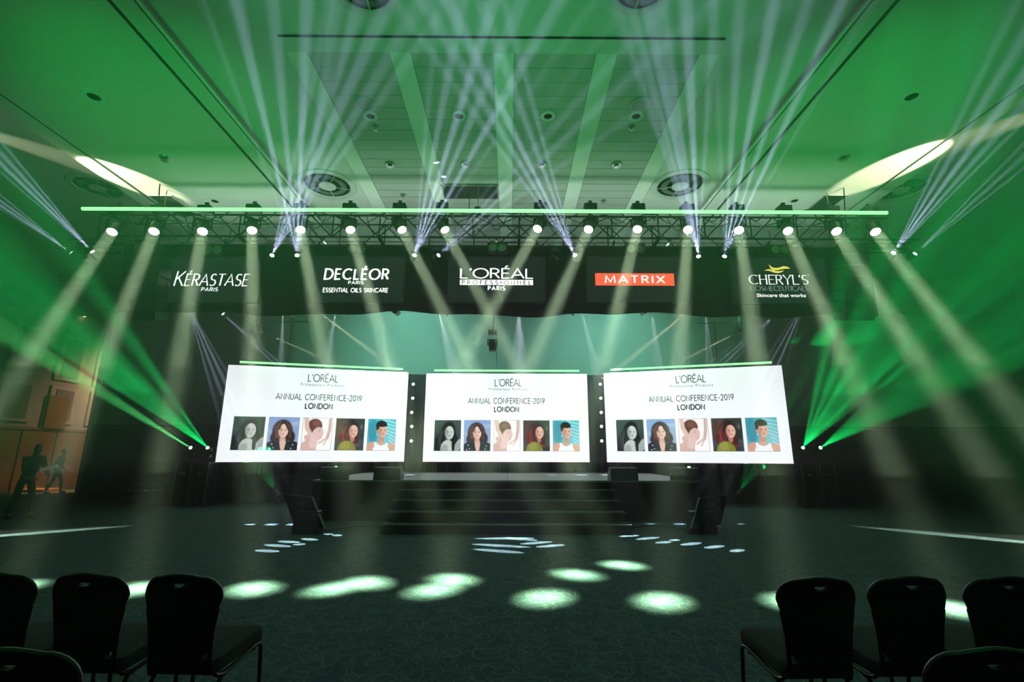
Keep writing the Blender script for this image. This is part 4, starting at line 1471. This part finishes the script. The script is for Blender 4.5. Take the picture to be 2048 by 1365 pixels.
# ------------------------------------------------------------------ confidence monitors on stands
def confidence(pxa, pxb, s, lab):
    a, b = at(pxa, 1070, Z=0), at(pxb, 1070, Z=0)
    cx_, yy = (a.x + b.x) / 2, a.y + .3
    t = thing('confidence_monitor', lab, 'monitor', (cx_, yy, 0))
    MB().prism([(-.30, 0), (.25, 0), (.20, .43), (-.26, .43)], -.28, -.02, axis='y').build('stand', BLACK, t, bevel=.012)
    MB().box((-.03, -.285, .22), (.40, .012, .32)).build('stand_panel', RUBBER, t)
    # flat monitor leaning outwards, its face to the stage
    off = Vector((cx_, yy, 0))
    if s < 0: A_, B_, C_ = at(565, 988, Y=10.75), at(623, 995, Y=10.40), at(648, 1057, Y=10.12)
    else: A_, B_, C_ = at(1456, 990, Y=10.75), at(1400, 996, Y=10.40), at(1383, 1058, Y=10.12)
    A_, B_, C_ = A_ - off, B_ - off, C_ - off
    D_ = A_ + C_ - B_
    nn = (B_ - A_).cross(D_ - A_).normalized()
    if nn.y < 0: nn = -nn
    q4 = [A_, B_, C_, D_]
    Q6 = [(0, 1, 2, 3), (7, 6, 5, 4), (0, 4, 5, 1), (1, 5, 6, 2), (2, 6, 7, 3), (3, 7, 4, 0)]
    sc = MB().add(q4 + [v + nn * .06 for v in q4], Q6).build('screen_body', RUBBER, t, bevel=.008)
    mid = (A_ + C_) / 2
    i4 = [mid + (v - mid) * .93 + nn * .061 for v in q4]
    MB().add(i4 + [v + nn * .003 for v in i4], Q6).build('screen_face', mat('dark_glass', (.01, .012, .012), .08, 0, 0, 9, .05, .8), sc)
    e4 = [A_ - nn * .002, B_ - nn * .002, B_ + (C_ - B_) * .018 - nn * .002, A_ + (D_ - A_) * .018 - nn * .002]
    MB().add(e4 + [v + nn * .064 for v in e4], Q6).build('top_edge', ALU, sc)
    bm4 = [mid + (v - mid) * .10 - nn * .012 + (A_ - D_) * .22 for v in q4]
    MB().add(bm4 + [v + nn * .012 for v in bm4], Q6).build('badge', ALU, sc)


confidence(581, 641, -1, 'black confidence monitor tilted on a plinth left of the steps')
confidence(1383, 1443, 1, 'black confidence monitor tilted on a plinth right of the steps')
for s, pts in ((-1, [(645, 1062), (700, 1055), (730, 1052), (760, 1055)]), (1, [(1383, 1062), (1340, 1054), (1300, 1052), (1264, 1056)])):
    tag(MB().tube([at(x, y_, Z=.012) for x, y_ in pts], .010, 6).build('cable', RUBBER, smooth=True),
        f'thin black cable on the carpet between the {"left" if s < 0 else "right"} monitor stand and the steps', 'cable')


# ------------------------------------------------------------------ banquet chairs
FAB = mat('dark_chair_fabric', (0.030, 0.030, 0.026), .9, 0, .3, 120, .25, .2)
BACKSH = mat('dark_chair_shell', (0.012, 0.013, 0.012), .38, 0, .04, 30)
TUBE = mat('bronze_chair_tube', (0.06, 0.05, 0.04), .3, .7, 0, 20)


def rounded_back(w0, w1, h, n=8):
    """outline of the back: narrow waist, broad rounded top"""
    pts = []
    pts.append((-w0 * .42, 0))
    pts.append((w0 * .42, 0))
    for t in np.linspace(0, 1, 7): pts.append((w0 / 2 + (w1 / 2 - w0 / 2) * t ** 1.6, .04 + (h * .72 - .04) * t))
    for a in np.linspace(0, 90, n): pts.append((w1 / 2 - .10 + .10 * math.cos(R(a)), h * .72 + (h * .235) * math.sin(R(a))))
    for t in np.linspace(.2, .8, 4):
        x = (w1 / 2 - .10) * (1 - 2 * t)
        pts.append((x, h * .955 + .045 * h * math.sin(math.pi * t)))
    for a in np.linspace(90, 0, n): pts.append((-(w1 / 2 - .10) - .10 * math.cos(R(a)), h * .72 + (h * .235) * math.sin(R(a))))
    for t in np.linspace(1, 0, 7): pts.append((-(w0 / 2 + (w1 / 2 - w0 / 2) * t ** 1.6), .04 + (h * .72 - .04) * t))
    return pts


def make_chair(label):
    t = thing('banquet_chair', label, 'chair', (0, 0, 0), 0, 'banquet chairs in rows')
    # local frame: chair faces +Y; back at y = 0
    H, B0 = .46, .47
    tilt = R(9)
    Mb = Matrix.Translation((0, .02, B0)) @ Matrix.Rotation(tilt, 4, 'X')
    out = rounded_back(.31, .432, H)
    # shell with hand slot: front and back faces as rings round the slot
    slot = [(-.045, H - .040), (.045, H - .040), (.030, H - .056), (.012, H - .062), (-.012, H - .062), (-.030, H - .056)]
    n, k = len(out), len(slot)
    import mathutils.geometry as mg
    tris = mg.tessellate_polygon([[Vector((x, z, 0)) for x, z in out], [Vector((x, z, 0)) for x, z in slot]])
    allp = out + slot
    curve_ = lambda x, z: -.05 * (1 - (x / .22) ** 2) * 1.0
    vs, fs = [], []
    for yy in (-.012, .012):
        for x, z in allp: vs.append(Mb @ Vector((x, yy + curve_(x, z), z)))
    m = len(allp)
    for q in tris:
        fs.append(tuple(q))
        fs.append(tuple(i + m for i in q)[::-1])
    for i in range(n): fs.append((i, (i + 1) % n, m + (i + 1) % n, m + i))
    for i in range(k): fs.append((n + i, n + (i + 1) % k, m + n + (i + 1) % k, m + n + i))
    MB().add(vs, fs).build('back_shell', BACKSH, t)
    # padded front of the back
    pin = [(x * .86, .03 + z * .78) for x, z in out]
    vs, fs = [], []
    for yy, sc_ in ((.014, 1.0), (.045, .9)):
        for x, z in pin: vs.append(Mb @ Vector((x * sc_, yy + curve_(x, z), .03 + (z - .03) * sc_ + (1 - sc_) * .18)))
    m = len(pin)
    fs.append(tuple(range(m, 2 * m)))
    for i in range(m): fs.append((i, (i + 1) % m, m + (i + 1) % m, m + i))
    MB().add(vs, fs).build('back_pad', FAB, t)
    # edge tube round the back, running down both sides and under the seat
    edge = [Mb @ Vector((x * 1.0, curve_(x, z), z)) for x, z in out[2:]]
    MB().tube(edge, .013, 8).build('back_rim', BACKSH, t, smooth=True)
    for s in (-1, 1):
        p = [Mb @ Vector((s * .203, curve_(.2, 0), .27)), Mb @ Vector((s * .180, curve_(.18, 0), .14)), Mb @ Vector((s * .172, curve_(.17, 0), .0)),
             Vector((s * .180, .02, .40)), Vector((s * .195, .05, .365)), Vector((s * .200, .10, .352)), Vector((s * .206, .18, .362)), Vector((s * .212, .30, .385)),
             Vector((s * .216, .40, .400)), Vector((s * .218, .44, .392)), Vector((s * .219, .462, .365)), Vector((s * .220, .468, .30)), Vector((s * .222, .50, .012))]
        MB().tube(p, .0125, 8).build('side_frame', TUBE, t, smooth=True)
        MB().tube([(s * .198, .10, .352), (s * .20, .03, .25), (s * .205, -.06, .01)], .0125, 8).build('leg', TUBE, t, smooth=True)
        for xf, yy in ((.205, -.06), (.222, .50)):
            MB().tube([(s * xf, yy, .0), (s * xf, yy, .03)], .017, 8).build('foot_cap', RUBBER, t)
    MB().tube([(-.205, .12, .345), (.205, .12, .345)], .011, 8).tube([(-.212, .40, .375), (.212, .40, .375)], .011, 8).build('cross_bars', TUBE, t)
    # seat cushion
    sh = []
    for a, (cx2, cy2) in ((0, (.175, .44)), (90, (-.175, .44)), (180, (-.155, .06)), (270, (.155, .06))):
        for b in np.linspace(0, 90, 6): sh.append((cx2 + .05 * math.cos(R(a + b)), cy2 + .05 * math.sin(R(a + b))))
    vs, fs = [], []
    rings = [(.93, .385), (1.0, .398), (1.0, .445), (.97, .468), (.85, .482), (.5, .490)]
    m = len(sh)
    for sc_, z in rings:
        for x, y2 in sh: vs.append((x * sc_, .25 + (y2 - .25) * sc_, z + (.02 * ((y2 - .25) / .25) if z > .39 else 0)))
    for r_ in range(len(rings) - 1):
        for i in range(m): fs.append((r_ * m + i, r_ * m + (i + 1) % m, (r_ + 1) * m + (i + 1) % m, (r_ + 1) * m + i))
    fs.append(tuple(range(m))[::-1])
    fs.append(tuple(range((len(rings) - 1) * m, len(rings) * m)))
    MB().add(vs, fs).build('seat', FAB, t, smooth=True)
    MB().box((0, .24, .378), (.34, .36, .016)).build('seat_board', RUBBER, t)
    return t


spots = []
for i, (px, py) in enumerate(((-14, 1145), (172, 1147), (361, 1149))):
    spots.append((px, py, ['leftmost banquet chair of the left front row, cut by the photo edge', 'middle banquet chair of the three in the left front row',
                           'banquet chair at the aisle end of the left front row'][i]))
for i, (px, py) in enumerate(((1639, 1155), (1823, 1153), (2016, 1153))):
    spots.append((px, py, ['banquet chair at the aisle end of the right front row', 'middle banquet chair of the three in the right front row',
                           'rightmost banquet chair of the right front row, cut by the photo edge'][i]))
spots.append((22, 1297, 'banquet chair in the nearest row at the lower left corner, only its top showing'))
spots.append((1985, 1296, 'banquet chair in the nearest row at the lower right corner, only its top showing'))
proto = None
for i, (px, py, lab) in enumerate(spots):
    q = at(px, py, Z=.925)
    if proto is None:
        proto = make_chair(lab)
        c = proto
    else:
        c = copy_tree(proto)
    c['label'] = lab
    c.matrix_world = Matrix.Translation((q.x, q.y + .10, 0)) @ Matrix.Rotation(R((-2 if px < 1000 else 2) + random.uniform(-1, 1)), 4, 'Z')


# ------------------------------------------------------------------ people in the side lobby
def skin(name, verts, edges, radii, m, parent=None, lv=1):
    me = bpy.data.meshes.new(name)
    me.from_pydata([tuple(v) for v in verts], edges, [])
    o = bpy.data.objects.new(name, me)
    C.objects.link(o)
    if parent is not None: o.parent = parent
    sk = o.modifiers.new('skin', 'SKIN')
    sk.use_smooth_shade = True
    for i, r in enumerate(radii):
        me.skin_vertices[0].data[i].radius = (r, r) if not isinstance(r, tuple) else r
        me.skin_vertices[0].data[i].use_root = (i == 0)
    sb = o.modifiers.new('sub', 'SUBSURF')
    sb.levels = lv
    sb.render_levels = lv
    dg = bpy.context.evaluated_depsgraph_get()
    m2 = bpy.data.meshes.new_from_object(o.evaluated_get(dg))
    o.modifiers.clear()
    o.data = m2
    m2.materials.clear()
    m2.materials.append(m)
    return o


SKN = mat('skin_tone', (0.16, 0.09, 0.06), .6, 0, .05, 40)
CLO = mat('black_shirt_cloth', (0.012, 0.012, 0.014), .9, 0, .3, 60)
TRO = mat('black_trouser_cloth', (0.010, 0.010, 0.012), .9, 0, .3, 60)
HAIR = mat('dark_hair', (0.008, 0.006, 0.005), .6, 0, .4, 120)


def person(label, loc, rz, lean, handR, handL, stride=.12, h=1.78):
    k = h / 1.78
    lx = math.sin(lean)
    def tor(z, x=0): return (x, -(z - .95) * lx, .95 + (z - .95) * math.cos(lean))
    V = [tor(.98), tor(1.12), tor(1.28), tor(1.42), tor(1.50), tor(1.58), tor(1.68), tor(1.75)]
    Rr = [(.15, .11), (.135, .10), (.155, .11), (.15, .10), .055, (.07, .085), (.078, .098), (.05, .06)]
    E_ = [(i, i + 1) for i in range(7)]
    def limb(root, pts, rad):
        prev = root
        for p, r in zip(pts, rad):
            V.append(p); Rr.append(r); E_.append((prev, len(V) - 1)); prev = len(V) - 1
        return prev
    arms = []
    for s, hand in ((1, handR), (-1, handL)):
        shp = Vector(tor(1.44, s * .19))
        hp = Vector(hand)
        el = (shp + hp) / 2 + Vector((s * .05, .08, -.08))
        e = limb(3, [shp, shp.lerp(el, .5), el, el.lerp(hp, .6), hp], [.055, .047, .040, .033, .026])
        dirh = (hp - el).normalized()
        side = dirh.cross(Vector((0, 0, 1))).normalized()
        palm = hp + dirh * .06
        limb(e, [palm], [(.026, .016)])
        arms.append((hp, dirh, side, palm))
    legs = []
    for s in (1, -1):
        hip = Vector((s * .09, 0, .92))
        kn = Vector((s * .10, -s * stride * .5 - .03, .50))
        an = Vector((s * .11, -s * stride + .03, .09))
        limb(0, [hip, kn, an, an + Vector((0, -.14, -.04))], [.085, .058, .042, .036])
        legs.append((hip, kn, an))
    body = skin('person', [Vector(v) * k for v in V], E_, [tuple(x * k for x in r) if isinstance(r, tuple) else r * k for r in Rr], SKN)
    body.matrix_world = Matrix.Translation(loc) @ Matrix.Rotation(rz, 4, 'Z')
    tag(body, label, 'person')
    # fingers
    for hp, dh, sd, palm in arms:
        for j, (o_, ln) in enumerate(((-.022, .062), (-.008, .075), (.007, .070), (.020, .055))):
            a = palm + sd * o_
            skin('finger', [a * k, (a + dh * ln * .55) * k, (a + dh * ln * .9 + Vector((0, 0, -.025))) * k], [(0, 1), (1, 2)], [.009, .008, .006], SKN, body, 1)
        skin('thumb', [(hp + sd * .02) * k, (hp + sd * .05 + dh * .035) * k, (hp + sd * .045 + dh * .07) * k], [(0, 1), (1, 2)], [.010, .009, .007], SKN, body, 1)
    # clothes
    sv = [tor(.90), tor(1.12), tor(1.28), tor(1.43), tor(1.49)]
    sr = [(.150, .120), (.150, .125), (.180, .15), (.185, .14), (.080, .085)]
    se = [(0, 1), (1, 2), (2, 3), (3, 4)]
    for s, hand in ((1, handR), (-1, handL)):
        shp = Vector(tor(1.44, s * .19)); hp = Vector(hand)
        el = (shp + hp) / 2 + Vector((s * .05, .08, -.08))
        b = len(sv)
        sv += [shp, el, el.lerp(hp, .8)]
        sr += [.072, .056, .044]
        se += [(3, b), (b, b + 1), (b + 1, b + 2)]
    skin('shirt', [Vector(v) * k for v in sv], se, [tuple(x * k for x in r) if isinstance(r, tuple) else r * k for r in sr], CLO, body)
    tv, tr_, te = [Vector((0, 0, 1.05)), Vector((0, 0, .96))], [(.115, .09), (.135, .11)], [(0, 1)]
    for hip, kn, an in legs:
        b = len(tv)
        tv += [hip, kn, an + Vector((0, 0, .02))]
        tr_ += [.098, .074, .062]
        te += [(1, b), (b, b + 1), (b + 1, b + 2)]
    skin('trousers', [v * k for v in tv], te, [tuple(x * k for x in r) if isinstance(r, tuple) else r * k for r in tr_], TRO, body)
    for hip, kn, an in legs:
        skin('shoe', [(an + Vector((0, .05, -.045))) * k, (an + Vector((0, -.06, -.045))) * k, (an + Vector((0, -.18, -.055))) * k], [(0, 1), (1, 2)], [.045, .046, .036], BACKSH, body)
    hv = [Vector(tor(1.66)) + Vector((0, .045, 0)), Vector(tor(1.73)) + Vector((0, .02, 0)), Vector(tor(1.765)) + Vector((0, -.03, -.01))]
    skin('hair', [v * k for v in hv], [(0, 1), (1, 2)], [.072 * k, .080 * k, .055 * k], HAIR, body)
    fc = Vector(tor(1.655))
    fm = MB()
    for s in (-1, 1): fm.lathe([(0, 0), (.010, .002), (0, .008)], facing((fc + Vector((s * .03, -.092, .02))) * k, (0, -1, 0)), 8)
    fm.build('eyes', mat('eye_white', (.6, .6, .58), .3), body)
    MB().lathe([(.014, 0), (.010, .02), (0, .03)], facing((fc + Vector((0, -.092, -.01))) * k, (0, -1, -.3)), 8).build('nose', SKN, body)
    MB().box(fc * k + Vector((0, -.090, -.055)), (.045, .012, .012)).build('mouth', mat('lip_tone', (.28, .10, .08), .5), body)
    for s in (-1, 1): MB().lathe([(.02, 0), (.026, .008), (0, .014)], facing((fc + Vector((s * .075, .0, .0))) * k, (s, 0, 0)), 8).build('ear', SKN, body)
    return body


p1 = at(36, 1040, Y=12.4)
person('dark clothed person leaning forward and holding a long pale board at the far left', (p1.x, 12.4, 0), R(75), R(14), (.10, -.52, 1.05), (-.14, -.46, .98), .22)
pa, pb = at(78, 941, Y=12.25), at(116, 932, Y=12.6)
bd = MB().box((0, 0, 0), ((pb - pa).length, .05, .07), Matrix.Translation((pa + pb) / 2) @ (pb - pa).to_track_quat('X', 'Z').to_matrix().to_4x4())
tag(bd.build('board', mat('pale_board', (.62, .48, .36), .6)), 'long pale board held by the person at the far left', 'board')
p2 = at(108, 980, Y=19.6)
person('dark clothed person walking by the lobby opening, behind the pale board', (p2.x, 19.6, 0), R(120), R(6), (.2, -.2, .9), (-.2, .05, .88), .22, 1.68)

# wooden floor sheets lying in the lobby, and the boxed niche on the wall
a, b = at(42, 978, Y=20.2), at(100, 978, Y=20.2)
for i in range(2):
    wq = (b.x - a.x) / 2
    tag(MB().box((a.x + wq * (i + .5), 20.4, .06), (wq - .06, .9, .12)).build('floor_sheet', WOOD, bevel=.005), ['wooden floor sheet lying in the lobby, next to the person', 'wooden floor sheet lying in the lobby, nearer the curtain edge'][i], 'board', 'wooden sheets in the lobby')
a, b = at(40, 857, Y=20.6), at(101, 790, Y=20.6)
t = thing('wall_cabinet', 'wooden box frame with a pale square front on the lobby wall', 'cabinet', ((a.x + b.x) / 2, 21.1, a.z))
wq, hq = b.x - a.x, b.z - a.z
MB().box((-.15, 0, hq / 2), (wq + .3, 1.0, hq)).build('box_frame', WOOD, t, bevel=.02)
MB().box((.03, -.51, hq / 2), (wq * .74, .03, hq * .76)).build('front_panel', mat('cabinet_pale_front', (.60, .54, .48), .7), t)

# small warm downlight at the top edge of the opening
q = at(169, 634, Z=7.60)
t = thing('lobby_downlight', 'small glowing warm lamp at the top corner of the lobby opening', 'lamp', (q.x, q.y, q.z))
MB().lathe([(.07, 0), (.08, .02), (.06, .05), (.02, .06)], n=14).build('lamp_housing', METALW, t)
MB().lathe([(0, -.006), (.06, -.002), (.06, 0)], n=14).build('lamp_face', glow('warm_lobby_lamp', (1.0, .62, .3), 7), t)

# small equipment on the floor by the side curtain
for i, (px, py, lab) in enumerate(((352, 985, 'small black equipment case on the floor left of the left screen'), (262, 990, 'low black cable trunk on the floor far left of the stage'),
                                   (1690, 985, 'low black cable trunk on the floor right of the right screen'))):
    q = at(px, py, Y=15.4)
    t = thing('equipment_case', lab, 'case', (q.x, 15.9, 0))
    MB().box((0, 0, .3), (.9, .5, .6)).build('case_body', RUBBER, t, bevel=.015)
    MB().box((0, 0, .42), (.91, .51, .012)).build('lid_seam', ALU, t)
    for s in (-1, 1): MB().box((s * .25, -.255, .42), (.07, .02, .07)).build('latch', ALU, t)
